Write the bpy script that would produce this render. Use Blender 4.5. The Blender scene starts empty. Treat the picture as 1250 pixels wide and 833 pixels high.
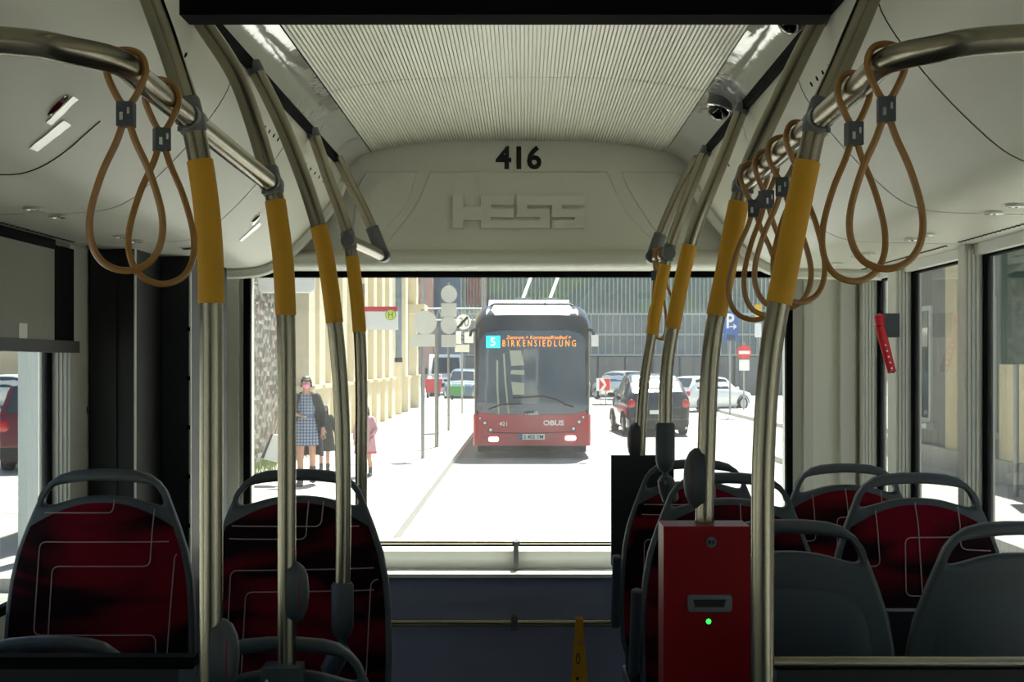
import bpy, bmesh, math, random
from mathutils import Vector, Matrix
random.seed(7)
S = bpy.context.scene
COL = S.collection
PI = math.pi
# ------------------------------------------------------------------ camera, sky, sun, exposure
# frame: camera at the origin of X/Y, eye height 2.0 m above the road, looking along +Y (the rear of the bus)
F = 1600.0                                   # focal length in pixels of the 1250x833 frame
cam_d = bpy.data.cameras.new('camera'); cam = bpy.data.objects.new('camera', cam_d); COL.objects.link(cam)
cam.location = (0, 0, 2.0); cam.rotation_euler = (PI/2, 0, 0)
cam_d.sensor_width = 36; cam_d.lens = F/1250*36; cam_d.clip_start = 0.05; cam_d.clip_end = 600
cam_d.shift_x = -15/1250; cam_d.shift_y = 28.5/1250
S.camera = cam
W = bpy.data.worlds.new('world'); S.world = W; W.use_nodes = True
nt = W.node_tree; bg = nt.nodes['Background']
sky = nt.nodes.new('ShaderNodeTexSky'); sky.sky_type = 'NISHITA'; sky.sun_disc = False
SUN_EL, SUN_AZ = math.radians(61), math.radians(13)    # azimuth from +Y (behind the bus) towards +X
sky.sun_elevation = SUN_EL; sky.sun_rotation = SUN_AZ; sky.altitude = 400; sky.air_density = 1.0; sky.dust_density = 2.5
nt.links.new(sky.outputs[0], bg.inputs[0]); bg.inputs[1].default_value = 0.12
sun_d = bpy.data.lights.new('sun', 'SUN'); sun_d.energy = 10.5; sun_d.angle = math.radians(0.6); sun_d.color = (1, 0.96, 0.88)
sun = bpy.data.objects.new('sun', sun_d); COL.objects.link(sun)
sdir = Vector((math.sin(SUN_AZ)*math.cos(SUN_EL), math.cos(SUN_AZ)*math.cos(SUN_EL), math.sin(SUN_EL)))
sun.location = sdir*60; sun.rotation_euler = sdir.to_track_quat('Z', 'Y').to_euler()
S.view_settings.view_transform = 'Standard'; S.view_settings.look = 'None'
S.view_settings.gamma = 1; S.view_settings.use_curve_mapping = False
S.view_settings.exposure = 1.13

def at(px, py, Y):
    "world point that stands at depth Y behind photograph pixel px, py"
    return Vector(((px-640)*Y/F, Y, 2.0-(py-445)*Y/F))

# ------------------------------------------------------------------ materials
def lin(c):
    return tuple((v/255/12.92 if v/255 <= .04045 else ((v/255+.055)/1.055)**2.4) for v in c) + (1,)
MATS = {}
def mat(name, rgb, rough=.5, metal=0., var=.12, scale=30., bump=0., spec=.5, coat=0., emit=None, es=0., stretch=None):
    "principled material whose colour and relief come from a noise texture in object space"
    if name in MATS: return MATS[name]
    m = bpy.data.materials.new(name); m.use_nodes = True; MATS[name] = m
    n, l = m.node_tree.nodes, m.node_tree.links
    p = n['Principled BSDF']
    p.inputs['Roughness'].default_value = rough; p.inputs['Metallic'].default_value = metal
    p.inputs['Specular IOR Level'].default_value = spec
    if coat: p.inputs['Coat Weight'].default_value = coat; p.inputs['Coat Roughness'].default_value = .06
    tc = n.new('ShaderNodeTexCoord'); mp = n.new('ShaderNodeMapping')
    if stretch: mp.inputs['Scale'].default_value = stretch
    nz = n.new('ShaderNodeTexNoise'); nz.inputs['Scale'].default_value = scale; nz.inputs['Detail'].default_value = 4
    l.new(tc.outputs['Object'], mp.inputs[0]); l.new(mp.outputs[0], nz.inputs['Vector'])
    mx = n.new('ShaderNodeMix'); mx.data_type = 'RGBA'
    c = lin(rgb)
    mx.inputs[6].default_value = tuple(v*(1-var) for v in c[:3])+(1,)
    mx.inputs[7].default_value = tuple(min(1, v*(1+var)) for v in c[:3])+(1,)
    l.new(nz.outputs['Fac'], mx.inputs[0]); l.new(mx.outputs[2], p.inputs['Base Color'])
    if bump:
        b = n.new('ShaderNodeBump'); b.inputs['Strength'].default_value = bump; b.inputs['Distance'].default_value = .01
        l.new(nz.outputs['Fac'], b.inputs['Height']); l.new(b.outputs[0], p.inputs['Normal'])
    if emit:
        p.inputs['Emission Color'].default_value = lin(emit); p.inputs['Emission Strength'].default_value = es
    return m

def glass(name, tint=(235, 240, 238), dirt=.04, refl=.9):
    "thin pane: clear with a fresnel reflection, plus a film of dust that scatters light"
    if name in MATS: return MATS[name]
    m = bpy.data.materials.new(name); m.use_nodes = True; MATS[name] = m
    n, l = m.node_tree.nodes, m.node_tree.links
    n.remove(n['Principled BSDF']); out = n['Material Output']
    tr = n.new('ShaderNodeBsdfTransparent'); tr.inputs[0].default_value = lin(tint)
    gl = n.new('ShaderNodeBsdfGlossy'); gl.inputs['Roughness'].default_value = .02; gl.inputs[0].default_value = (refl, refl, refl, 1)
    lw = n.new('ShaderNodeLayerWeight'); lw.inputs[0].default_value = .5
    pw = n.new('ShaderNodeMath'); pw.operation = 'POWER'; pw.inputs[1].default_value = 5; l.new(lw.outputs['Facing'], pw.inputs[0])
    fr = n.new('ShaderNodeMath'); fr.operation = 'MULTIPLY_ADD'; fr.inputs[1].default_value = .92; fr.inputs[2].default_value = .04; l.new(pw.outputs[0], fr.inputs[0])
    m1 = n.new('ShaderNodeMixShader'); l.new(fr.outputs[0], m1.inputs[0]); l.new(tr.outputs[0], m1.inputs[1]); l.new(gl.outputs[0], m1.inputs[2])
    df = n.new('ShaderNodeBsdfDiffuse'); df.inputs[0].default_value = (.62, .62, .6, 1)
    tl = n.new('ShaderNodeBsdfTranslucent'); tl.inputs[0].default_value = (.72, .72, .7, 1)
    ms = n.new('ShaderNodeMixShader'); ms.inputs[0].default_value = .6; l.new(df.outputs[0], ms.inputs[1]); l.new(tl.outputs[0], ms.inputs[2])
    tc = n.new('ShaderNodeTexCoord'); nz = n.new('ShaderNodeTexNoise'); nz.inputs['Scale'].default_value = 6; nz.inputs['Detail'].default_value = 8
    nz2 = n.new('ShaderNodeTexVoronoi'); nz2.inputs['Scale'].default_value = 75
    l.new(tc.outputs['Object'], nz.inputs['Vector']); l.new(tc.outputs['Object'], nz2.inputs['Vector'])
    mr = n.new('ShaderNodeMapRange'); mr.inputs[1].default_value = .3; mr.inputs[2].default_value = .7; mr.inputs[3].default_value = dirt*.6; mr.inputs[4].default_value = dirt*1.4
    l.new(nz.outputs['Fac'], mr.inputs[0])
    sp = n.new('ShaderNodeMapRange'); sp.inputs[1].default_value = .06; sp.inputs[2].default_value = .12; sp.inputs[3].default_value = dirt*1.5; sp.inputs[4].default_value = 0
    l.new(nz2.outputs['Distance'], sp.inputs[0])
    ad = n.new('ShaderNodeMath'); ad.operation = 'ADD'; l.new(mr.outputs[0], ad.inputs[0]); l.new(sp.outputs[0], ad.inputs[1])
    m2 = n.new('ShaderNodeMixShader'); l.new(ad.outputs[0], m2.inputs[0]); l.new(m1.outputs[0], m2.inputs[1]); l.new(ms.outputs[0], m2.inputs[2])
    l.new(m2.outputs[0], out.inputs[0])
    return m

def fabric_mat():
    m = mat('red_seat_fabric', (96, 2, 20), rough=.95, var=.3, scale=260, bump=.15, spec=.15)
    n, l = m.node_tree.nodes, m.node_tree.links
    p = n['Principled BSDF']; base = p.inputs['Base Color'].links[0].from_socket
    tc = n.new('ShaderNodeTexCoord'); mp = n.new('ShaderNodeMapping'); mp.inputs['Scale'].default_value = (1.6, 1, 4.2)
    oi = n.new('ShaderNodeObjectInfo'); va = n.new('ShaderNodeVectorMath'); va.operation = 'ADD'
    sc = n.new('ShaderNodeMath'); sc.operation = 'MULTIPLY'; sc.inputs[1].default_value = 7
    l.new(oi.outputs['Random'], sc.inputs[0]); l.new(tc.outputs['Object'], va.inputs[0]); l.new(sc.outputs[0], va.inputs[1]); l.new(va.outputs[0], mp.inputs[0])
    nz = n.new('ShaderNodeTexNoise'); nz.inputs['Scale'].default_value = 1.9; nz.inputs['Detail'].default_value = 1.5; nz.inputs['Distortion'].default_value = .8
    l.new(mp.outputs[0], nz.inputs['Vector'])
    cr = n.new('ShaderNodeMapRange'); cr.inputs[1].default_value = .42; cr.inputs[2].default_value = .6
    l.new(nz.outputs['Fac'], cr.inputs[0])
    mx = n.new('ShaderNodeMix'); mx.data_type = 'RGBA'; mx.inputs[6].default_value = lin((22, 2, 8))
    l.new(cr.outputs[0], mx.inputs[0]); l.new(base, mx.inputs[7]); l.new(mx.outputs[2], p.inputs['Base Color'])
    return m

def steel_mat():
    m = mat('brushed_steel', (154, 147, 130), rough=.27, metal=1, var=.03, scale=8)
    return m

# ------------------------------------------------------------------ mesh collecting
ORG = {}
def origin_of(o): return ORG.get(o.name, Vector((0, 0, 0)))
class MB:
    def __init__(self): self.bm = bmesh.new()
    def v(self, p): return self.bm.verts.new(p)
    def face(self, vs):
        try: return self.bm.faces.new(vs)
        except ValueError: return None
    def poly(self, pts): return self.face([self.v(p) for p in pts])
    def box(self, x0, x1, y0, y1, z0, z1):
        c = [self.v((x, y, z)) for z in (z0, z1) for y in (y0, y1) for x in (x0, x1)]
        for f in ((0, 2, 3, 1), (4, 5, 7, 6), (0, 1, 5, 4), (2, 6, 7, 3), (0, 4, 6, 2), (1, 3, 7, 5)): self.face([c[i] for i in f])
        return self
    def grid(self, rows, close_u=False, close_v=False, cap=False):
        "rows of points -> quads; cap closes first and last row"
        vs = [[self.v(p) for p in r] for r in rows]
        nu, nv = len(vs[0]), len(vs)
        for j in range(nv if close_v else nv-1):
            for i in range(nu if close_u else nu-1):
                a, b = vs[j], vs[(j+1) % nv]
                self.face([a[i], a[(i+1) % nu], b[(i+1) % nu], b[i]])
        if cap: self.face(list(reversed(vs[0]))); self.face(vs[-1])
        return vs
    def tube(self, pts, r, n=10, closed=False, cap=True, flat=1.0):
        pts = [Vector(p) for p in pts]; rows = []; N = len(pts)
        rr = r if isinstance(r, (list, tuple)) else [r]*N
        t0 = (pts[1]-pts[0]).normalized()
        ref = Vector((0, 1, 0)) if abs(t0.y) < .9 else Vector((1, 0, 0))
        u = t0.cross(ref).normalized()
        for i in range(N):
            a = pts[i-1] if (i > 0 or closed) else pts[i]
            b = pts[(i+1) % N] if (i < N-1 or closed) else pts[i]
            t = (b-a).normalized()
            u = (u-t*u.dot(t)).normalized(); w = t.cross(u)
            rows.append([pts[i]+(u*math.cos(2*PI*k/n)+w*math.sin(2*PI*k/n)*flat)*rr[i] for k in range(n)])
        self.grid(rows, close_u=True, close_v=closed, cap=cap and not closed)
        return self
    def cyl(self, p0, p1, r, n=16, r1=None):
        return self.tube([p0, p1], [r, r if r1 is None else r1], n)
    def ball(self, c, rx, ry=None, rz=None, nu=14, nv=9, z0=-1.0, z1=1.0, rot=None):
        "ellipsoid, or a slice of it between fractions z0 and z1 of its half height"
        ry = rx if ry is None else ry; rz = rx if rz is None else rz; c = Vector(c); rows = []
        a0, a1 = math.asin(max(-1, min(1, z0))), math.asin(max(-1, min(1, z1)))
        for j in range(nv+1):
            a = a0+(a1-a0)*j/nv
            if a < -PI/2+.02: a = -PI/2+.02
            if a > PI/2-.02: a = PI/2-.02
            row = []
            for i in range(nu):
                p = Vector((rx*math.cos(a)*math.cos(2*PI*i/nu), ry*math.cos(a)*math.sin(2*PI*i/nu), rz*math.sin(a)))
                if rot: p = rot @ p
                row.append(c+p)
            rows.append(row)
        self.grid(rows, close_u=True, cap=True); return self
    def prism(self, poly, d0, d1, axis='y'):
        "polygon of (a, b) pairs pushed along an axis: y -> (x, z), x -> (y, z), z -> (x, y)"
        def P(a, b, d): return {'y': (a, d, b), 'x': (d, a, b), 'z': (a, b, d)}[axis]
        A = [self.v(P(a, b, d0)) for a, b in poly]; B = [self.v(P(a, b, d1)) for a, b in poly]
        n = len(poly)
        for i in range(n): self.face([A[i], A[(i+1) % n], B[(i+1) % n], B[i]])
        self.face(list(reversed(A))); self.face(B); return self
    def bevel(self, w, seg=2, ang=40):
        es = [e for e in self.bm.edges if len(e.link_faces) == 2 and e.calc_face_angle(0) > math.radians(ang)]
        bmesh.ops.bevel(self.bm, geom=es, offset=w, segments=seg, affect='EDGES', profile=.5, clamp_overlap=True); return self
    def solid(self, t):
        bmesh.ops.solidify(self.bm, geom=list(self.bm.faces), thickness=t); return self
    def mesh(self, name, m, off=Vector((0, 0, 0)), smooth=40):
        bmesh.ops.remove_doubles(self.bm, verts=self.bm.verts, dist=1e-6)
        bmesh.ops.recalc_face_normals(self.bm, faces=self.bm.faces)
        if off.length: bmesh.ops.translate(self.bm, verts=self.bm.verts, vec=-off)
        me = bpy.data.meshes.new(name); self.bm.to_mesh(me); self.bm.free()
        if m: me.materials.append(m)
        if smooth:
            me.polygons.foreach_set('use_smooth', [True]*len(me.polygons)); me.set_sharp_from_angle(angle=math.radians(smooth))
        return me
    def build(self, name, m, parent=None, smooth=40, base=None):
        off = origin_of(parent) if parent else (Vector(base) if base is not None else Vector((0, 0, 0)))
        return link(self.mesh(name, m, off, smooth), name, parent, off)
def link(me, name, parent, off):
    o = bpy.data.objects.new(name, me); COL.objects.link(o)
    if parent: o.parent = parent
    else: o.location = off
    ORG[o.name] = Vector(off); return o
def tag(o, label=None, cat=None, group=None, kind=None):
    for k, v in (('label', label), ('category', cat), ('group', group), ('kind', kind)):
        if v: o[k] = v
    return o
def thing(name, label, cat, loc=(0, 0, 0), group=None, rz=0):
    o = bpy.data.objects.new(name, None); COL.objects.link(o); o.location = loc; o.empty_display_size = .1
    o.rotation_euler = (0, 0, rz); ORG[o.name] = Vector(loc) if rz == 0 else Vector((0, 0, 0))
    return tag(o, label, cat, group)
def local_thing(name, label, cat, loc, rz=0, group=None):
    "a thing whose parts are modelled around its own base point"
    o = thing(name, label, cat, loc, group, rz); ORG[o.name] = Vector((0, 0, 0)); return o
def dup(root, loc, rz=None, label=None, group=None):
    r = root.copy(); COL.objects.link(r); r.location = loc
    if rz is not None: r.rotation_euler = (0, 0, rz)
    if label: r['label'] = label
    if group: r['group'] = group
    for ch in list(root.children):
        c = ch.copy(); COL.objects.link(c); c.parent = r
        for g in list(ch.children):
            d = g.copy(); COL.objects.link(d); d.parent = c
    return r
def struct(name, mb, m, smooth=40):
    return tag(mb.build(name, m, None, smooth), kind='structure')
def catmull(pts, n=8, closed=False):
    P = [Vector(p) for p in pts]; N = len(P); out = []
    for i in range(N if closed else N-1):
        g = (lambda k: P[k % N]) if closed else (lambda k: P[max(0, min(N-1, k))])
        a, b, c, d = g(i-1), g(i), g(i+1), g(i+2)
        for k in range(n):
            t = k/n
            out.append(.5*((2*b)+(c-a)*t+(2*a-5*b+4*c-d)*t*t+(3*b-a-3*c+d)*t**3))
    if not closed: out.append(P[-1])
    return out
def plate(polys, depth, bev=0.0, res=2):
    "flat outline with holes -> solid with rounded edges, in x / z, centred on y=0; returns an MB"
    cu = bpy.data.curves.new('outline', 'CURVE'); cu.dimensions = '2D'; cu.fill_mode = 'BOTH'
    cu.extrude = max(1e-4, depth/2-bev); cu.bevel_depth = bev; cu.bevel_resolution = res; cu.offset = -bev
    for poly in polys:
        sp = cu.splines.new('POLY'); sp.points.add(len(poly)-1); sp.use_cyclic_u = True
        for q, (a, b) in zip(sp.points, poly): q.co = (a, b, 0, 1)
    o = bpy.data.objects.new('outline', cu); COL.objects.link(o)
    dg = bpy.context.evaluated_depsgraph_get(); me = bpy.data.meshes.new_from_object(o.evaluated_get(dg))
    bpy.data.objects.remove(o); bpy.data.curves.remove(cu)
    mb = MB(); mb.bm.from_mesh(me); bpy.data.meshes.remove(me)
    for v in mb.bm.verts: v.co = Vector((v.co.x, -v.co.z, v.co.y))
    bmesh.ops.remove_doubles(mb.bm, verts=mb.bm.verts, dist=1e-5)
    return mb
def writing(text, box, y, depth=.002, italic=0, spacing=1.0, bold=0.0, mtx=None):
    "raised or printed characters filling box (x0, z0, x1, z1) on the plane y, read from the -y side; returns an MB"
    cu = bpy.data.curves.new('text', 'FONT'); cu.body = text; cu.extrude = depth/2; cu.shear = italic; cu.space_character = spacing
    cu.offset = bold; cu.resolution_u = 3
    o = bpy.data.objects.new('text', cu); COL.objects.link(o)
    dg = bpy.context.evaluated_depsgraph_get(); me = bpy.data.meshes.new_from_object(o.evaluated_get(dg))
    bpy.data.objects.remove(o); bpy.data.curves.remove(cu)
    mb = MB(); mb.bm.from_mesh(me); bpy.data.meshes.remove(me)
    xs = [v.co.x for v in mb.bm.verts]; ys = [v.co.y for v in mb.bm.verts]
    sx = (box[2]-box[0])/(max(xs)-min(xs)); sz = (box[3]-box[1])/(max(ys)-min(ys)); mx, my = min(xs), min(ys)
    for v in mb.bm.verts:
        v.co = Vector((box[0]+(v.co.x-mx)*sx, y-v.co.z, box[1]+(v.co.y-my)*sz))
        if mtx: v.co = mtx @ v.co
    return mb
def ell(cx, cz, rx, rz, n=24, a0=0, a1=2*PI):
    return [(cx+rx*math.cos(a0+(a1-a0)*i/n), cz+rz*math.sin(a0+(a1-a0)*i/n)) for i in range(n)]
def rrect(x0, z0, x1, z1, r, n=5):
    out = []
    for cx, cz, a in ((x1-r, z1-r, 0), (x0+r, z1-r, PI/2), (x0+r, z0+r, PI), (x1-r, z0+r, 1.5*PI)):
        out += [(cx+r*math.cos(a+PI/2*i/n), cz+r*math.sin(a+PI/2*i/n)) for i in range(n+1)]
    return out

M_STEEL = steel_mat()
M_COVE = mat('white_ceiling_plastic', (222, 220, 206), rough=.45, var=.03, scale=8)
M_REAR = mat('grey_wall_plastic', (226, 225, 213), rough=.5, var=.03, scale=60, bump=.03)
M_RIB = mat('ribbed_panel_white', (246, 244, 232), rough=.42, metal=.35, var=.02, scale=5)
M_GLOSSW = mat('glossy_light_cover', (225, 225, 222), rough=.09, metal=.62, var=.04, scale=7, bump=.25)
M_BLACK = mat('black_rubber', (9, 9, 11), rough=.9, spec=.1, var=.2)
M_DARK = mat('dark_cabinet', (26, 27, 28), rough=.55, var=.15, scale=12)
M_YEL = mat('yellow_sleeve', (190, 138, 2), rough=.6, var=.06, scale=40)
M_CLAMP = mat('grey_clamp', (92, 95, 95), rough=.4, var=.08)
M_GREYP = mat('grey_moulded_plastic', (58, 65, 70), rough=.5, var=.08, scale=160, bump=.06)
M_RED = mat('validator_red', (126, 2, 14), rough=.45, var=.05, scale=80, bump=.02, spec=.2)
M_PILLAR = mat('pillar_grey', (206, 205, 196), rough=.45, var=.02, scale=9)
M_CARPET = mat('blue_grey_carpet', (140, 148, 176), rough=.95, var=.3, scale=300, bump=.3, spec=.1)
M_FOIL = mat('pale_foil_sticker', (240, 240, 238), rough=.3, metal=.6, var=.02)
M_WHITE = mat('white_label', (235, 235, 232), rough=.5, var=.03)
M_SILL = mat('white_sill', (226, 226, 220), rough=.4, var=.03)
M_FLOOR = mat('dark_floor', (58, 58, 62), rough=.8, var=.3, scale=120)
M_LINE = mat('pale_pattern_thread', (150, 128, 126), rough=.9, var=.1)
M_FAB = fabric_mat()
M_CORD = mat('amber_rubber_cord', (142, 100, 46), rough=.35, var=.15, scale=60)
M_CHROME = mat('chrome', (225, 225, 225), rough=.08, metal=1, var=.03)
M_INK = mat('black_print', (16, 16, 18), rough=.6, var=.1)
M_GLASS_R = glass('dusty_rear_glass', dirt=.027)
M_GLASS_S = glass('side_glass', tint=(222, 227, 223), dirt=.03)
CX = -.02                                     # the bus's own middle line

# ------------------------------------------------------------------ bus shell
BY0 = -5.0                                    # front end of the bus, behind the camera
mb = MB(); mb.box(-1.26, 1.24, BY0, 4.62, .28, .35); struct('floor', mb, M_FLOOR)
mb = MB(); mb.box(-1.18, -.28, 2.64, 4.3, .35, .757); mb.box(-1.18, -.28, 1.2, 2.64, .35, .497); mb.box(.24, 1.16, 1.2, 4.3, .35, .703); struct('trim_1', mb, M_FLOOR)
# roof and ceiling
mb = MB(); mb.box(-1.27, 1.25, BY0, 4.62, 2.86, 2.92)
CEIL = struct('ceiling', mb, M_DARK)
def arch(x):                                   # underside of the ribbed middle ceiling
    u = abs(x-CX); return 2.753 if u < .17 else 2.753-(u-.17)**2*.36
def ribs(y0, y1):
    mb = MB(); n = 104; w = .99/n; r0, r1 = [], []
    for i in range(n):
        x = CX-.495+i*w
        for dx, dz in ((0, .007), (.2, .007), (.26, 0), (.94, 0)):
            z = arch(x+w/2)+dz; r0.append((x+dx*w, y0, z)); r1.append((x+dx*w, y1, z))
    mb.grid([r0, r1])
    for v in list(mb.bm.verts): pass
    return mb
for y0, y1 in ((BY0+.1, 3.435), (3.443, 4.41)):
    o = ribs(y0, y1).build('ribbed_panel', M_RIB, CEIL, smooth=0)
    mb = MB(); mb.grid([[(CX-.5+i*.05, y, arch(CX-.5+i*.05)+.012) for i in range(21)] for y in (y0, y1)]); mb.build('backing_sheet', M_RIB, o)
PROF = [(.583, .645), (.6, .575), (.645, .505), (.7, .44), (.755, .385), (.8, .347), (.845, .326), (.9, .318), (1.0, .315), (1.2, .312)]
PROFS = [(p.x, p.y) for p in catmull([(a, b, 0) for a, b in PROF], 4)]
def cove_z(u):                                 # height of the slope at distance u from the middle
    for (a, za), (b, zb) in zip(PROFS, PROFS[1:]):
        if a <= u <= b: return 2+za+(zb-za)*(u-a)/(b-a)
    return 2.312
CUTS = [BY0+.1, -2.0, .2, 2.13, 2.74, 3.4, 4.34]
for s in (-1, 1):
    cuts = [c for c in CUTS if s > 0 or c != 2.13]
    for a, b in zip(cuts, cuts[1:]):
        mb = MB(); mb.grid([[(CX+s*u, y, 2+z) for u, z in PROFS] for y in (a+.003, b-.003)])
        o = mb.build('side_panel', M_COVE, CEIL)
        if b > 1 :                              # ventilation pin holes near the hand rail channel
            h = MB()
            for k in range(7):
                y = a+(b-a)*(.36+.085*k); u = .603; z = cove_z(u); sl = (cove_z(u+.004)-cove_z(u-.004))/.008
                nn = Vector((s*sl, 0, -1)).normalized(); q = Vector((CX+s*u, y, z)); h.cyl(q-nn*.003, q+nn*.0012, .0055, 8)
            tag(h.build('pin_hole', M_BLACK, o), kind='stuff')
            h = MB(); k = a+.05
            while k < b-.05:
                h.box(CX+s*1.13-.004, CX+s*1.13+.004, k, k+.014, 2.3105, 2.3145); k += .03
            tag(h.build('edge_slot', M_DARK, o), kind='stuff')
    mb = MB()                                    # glossy strip between the ribbed sheet and the rail channel
    rows = []
    for y in (BY0+.1, 2.0, 2.8, 3.6, 4.41):
        rows.append([(CX+s*u, y, 2+z) for u, z in ((.494, .712), (.51, .7085), (.535, .70), (.555, .686), (.568, .662))])
    mb.grid(rows); mb.build('light_cover', M_GLOSSW, CEIL)
    mb = MB(); mb.box(CX+s*.575-.0075, CX+s*.575+.0075, BY0+.1, 4.3, 2.640, 2.664); struct('trim_%d' % (3 if s > 0 else 2), mb, M_BLACK)
    mb = MB()                                    # rounded end trim where the slope meets the rear panel
    mb.tube([(CX+s*u, 4.335, 2+z-.012) for u, z in PROFS[2:]], .022, 8); mb.build('end_trim', M_REAR, CEIL)
# loosely visible hatch line details on the near slopes
# rear wall
mb = MB()
def rq(px0, px1, py0, py1, Y0, Y1):
    a, b = at(px0, py1, Y0), at(px1, py0, Y0); return a.x, b.x, Y0, Y1, a.z, b.z
WL, WR, WT, WB = -.948, .906, 2.31, 1.388          # rear window opening
mb.box(-1.26, WL, 4.5, 4.6, .35, 2.86); mb.box(WR, 1.24, 4.5, 4.6, .35, 2.86)
mb.box(WL, WR, 4.5, 4.6, WT, 2.86); mb.box(WL, WR, 4.5, 4.6, .35, WB)
REARW = struct('wall_rear', mb, M_REAR)
mb = MB()
for x0, x1 in ((-1.1, -1.065), (-1.02, -.975), (.955, .985), (1.08, 1.13)): mb.box(x0, x1, 4.47, 4.5, 1.0, 2.32)
mb.bevel(.006); mb.build('vertical_cover_strip', M_PILLAR, REARW)
# moulded upper panel
Y_UP = 4.42
mb = MB(); mb.box(-1.2, 1.16, Y_UP, 4.5, 2.33, 2.85); UP = mb.build('upper_panel', M_REAR, REARW)
lip = [(4.42, 2.385), (4.385, 2.38), (4.35, 2.366), (4.335, 2.35), (4.335, 2.335), (4.35, 2.322), (4.5, 2.318), (4.5, 2.385)]
mb = MB(); mb.prism(lip, -1.2, 1.16, 'x'); mb.build('window_head_moulding', M_REAR, REARW, smooth=60)
def up(px, py): p = at(px, py, Y_UP); return (p.x, p.z)
shapes = [[(526, 210), (741, 210), (752, 235), (766, 261), (780, 277), (800, 296), (812, 307), (462, 307), (474, 294), (492, 272), (503, 258), (511, 244)],
          [(447, 210), (509, 210), (502, 237), (490, 258), (467, 284), (440, 304), (428, 304), (436, 232)],
          [(758, 210), (825, 210), (836, 225), (842, 300), (815, 296), (796, 278), (776, 247), (766, 230)]]
for sh in shapes:
    mb = plate([[up(*p) for p in sh]], .012, .005, 2); bmesh.ops.translate(mb.bm, verts=mb.bm.verts, vec=(0, Y_UP-.002, 0)); mb.build('raised_field', M_REAR, UP)
# raised letters, drawn as one stencilled block of H E S S
def lt(cx, cy): return at(540+cx*.152, 225+cy*.152, Y_UP-.008)
def lbox(mb, x0, y0, x1, y1):
    a, b = lt(x0, y1), lt(x1, y0); mb.box(a.x, b.x, Y_UP-.025, Y_UP-.004, a.z, b.z)
mb = MB()
lbox(mb, 85, 95, 170, 357); lbox(mb, 170, 190, 310, 295); lbox(mb, 310, 95, 392, 357)        # H, sharing its right post with E
lbox(mb, 392, 95, 575, 172); lbox(mb, 392, 200, 575, 268); lbox(mb, 392, 293, 862, 357)     # E, and the foot shared with S
lbox(mb, 598, 95, 680, 268); lbox(mb, 680, 95, 880, 172); lbox(mb, 680, 200, 862, 268); lbox(mb, 780, 268, 862, 293)
lbox(mb, 880, 95, 960, 268); lbox(mb, 960, 95, 1140, 172); lbox(mb, 960, 200, 1140, 268); lbox(mb, 1062, 268, 1140, 293); lbox(mb, 882, 293, 1140, 357)
mb.build('raised_lettering', M_REAR, UP)
a, b = at(605, 207, Y_UP), at(661, 178, Y_UP)
writing('416', (a.x, a.z, b.x, b.z), Y_UP-.0015, .002, bold=.028).build('fleet_number', M_INK, UP)
# rear window
mb = plate([[(WL-.012, WB-.012), (WR+.012, WB-.012), (WR+.012, WT+.012), (WL-.012, WT+.012)], [(WL+.01, WB+.004), (WL+.01, WT-.012), (WR-.01, WT-.012), (WR-.01, WB+.004)]], .03, .0)
bmesh.ops.translate(mb.bm, verts=mb.bm.verts, vec=(0, 4.495, 0)); RWIN = struct('window_1', mb, M_BLACK)
mb = MB(); mb.box(WL, WR, 4.53, 4.536, WB, WT); mb.build('glass_pane', M_GLASS_R, RWIN)
# sill, ledge, carpeted box
mb = MB(); mb.box(-1.1, 1.1, 4.36, 4.5, 1.35, 1.378); mb.box(-1.1, 1.1, 4.375, 4.5, 1.31, 1.35); SILL = struct('trim_4', mb, M_SILL)
mb = MB(); c = at(630, 680, 4.36); mb.box(c.x-.008, c.x+.008, 4.335, 4.41, 1.318, 1.412); mb.bevel(.003); mb.build('joint_cover', M_CLAMP, SILL)
for xa, xb in ((-1.1, c.x-.012), (c.x+.012, 1.1)):
    mb = MB(); mb.cyl((xa, 4.39, 1.403), (xb, 4.39, 1.403), .006, 10); mb.build('sill_rail', M_STEEL, SILL)
mb = MB(); mb.box(-1.1, 1.1, 4.265, 4.44, 1.305, 1.317); mb.build('ledge_strip', M_SILL, SILL)
mb = MB(); mb.box(-1.12, 1.12, 4.28, 4.5, .35, 1.305)
WBOX = struct('trim_5', mb, M_CARPET)
# handrail on the carpeted box
t = thing('wall_handrail', 'steel handrail running across the blue-grey carpeted rear wall', 'handrail', (0, 4.24, 1.163))
mb = MB(); mb.cyl((-1.0, 4.24, 1.163), (1.0, 4.24, 1.163), .0125, 14); mb.build('rail', M_STEEL, t)
for px in (628, 300, 900):
    mb = MB(); x = (px-640)*4.24/F; mb.box(x-.01, x+.01, 4.225, 4.302, 1.14, 1.186); mb.bevel(.004); mb.build('bracket', M_CLAMP, t)
t = thing('yellow_strap', 'yellow tapered strap hanging from the steel rail on the rear wall', 'strap', (.175, 4.21, .75))
mb = MB(); a = [at(703, 759, 4.2), at(712, 759, 4.2), at(720, 870, 4.2), at(695, 870, 4.2)]
mb.prism([(p.x, p.z) for p in a], 4.215, 4.227); mb.box(a[0].x, a[1].x, 4.215, 4.262, 1.173, 1.18); mb.bevel(.002); mb.build('strap_body', M_YEL, t)
mb = MB(); q = at(708, 786, 4.2); mb.cyl((q.x, 4.216, q.z), (q.x, 4.211, q.z), .006, 12); mb.build('rivet', M_CHROME, t)
mb = MB(); q = at(705, 830, 4.2); mb.cyl((q.x, 4.216, q.z), (q.x, 4.211, q.z), .006, 12); mb.build('rivet', M_CHROME, t)
q = at(706, 806, 4.2); mb = plate([ell(q.x, q.z, .007, .018), ell(q.x, q.z, .004, .014)], .002); bmesh.ops.translate(mb.bm, verts=mb.bm.verts, vec=(0, 4.2145, 0)); mb.build('oval_print', M_INK, t)

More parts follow.
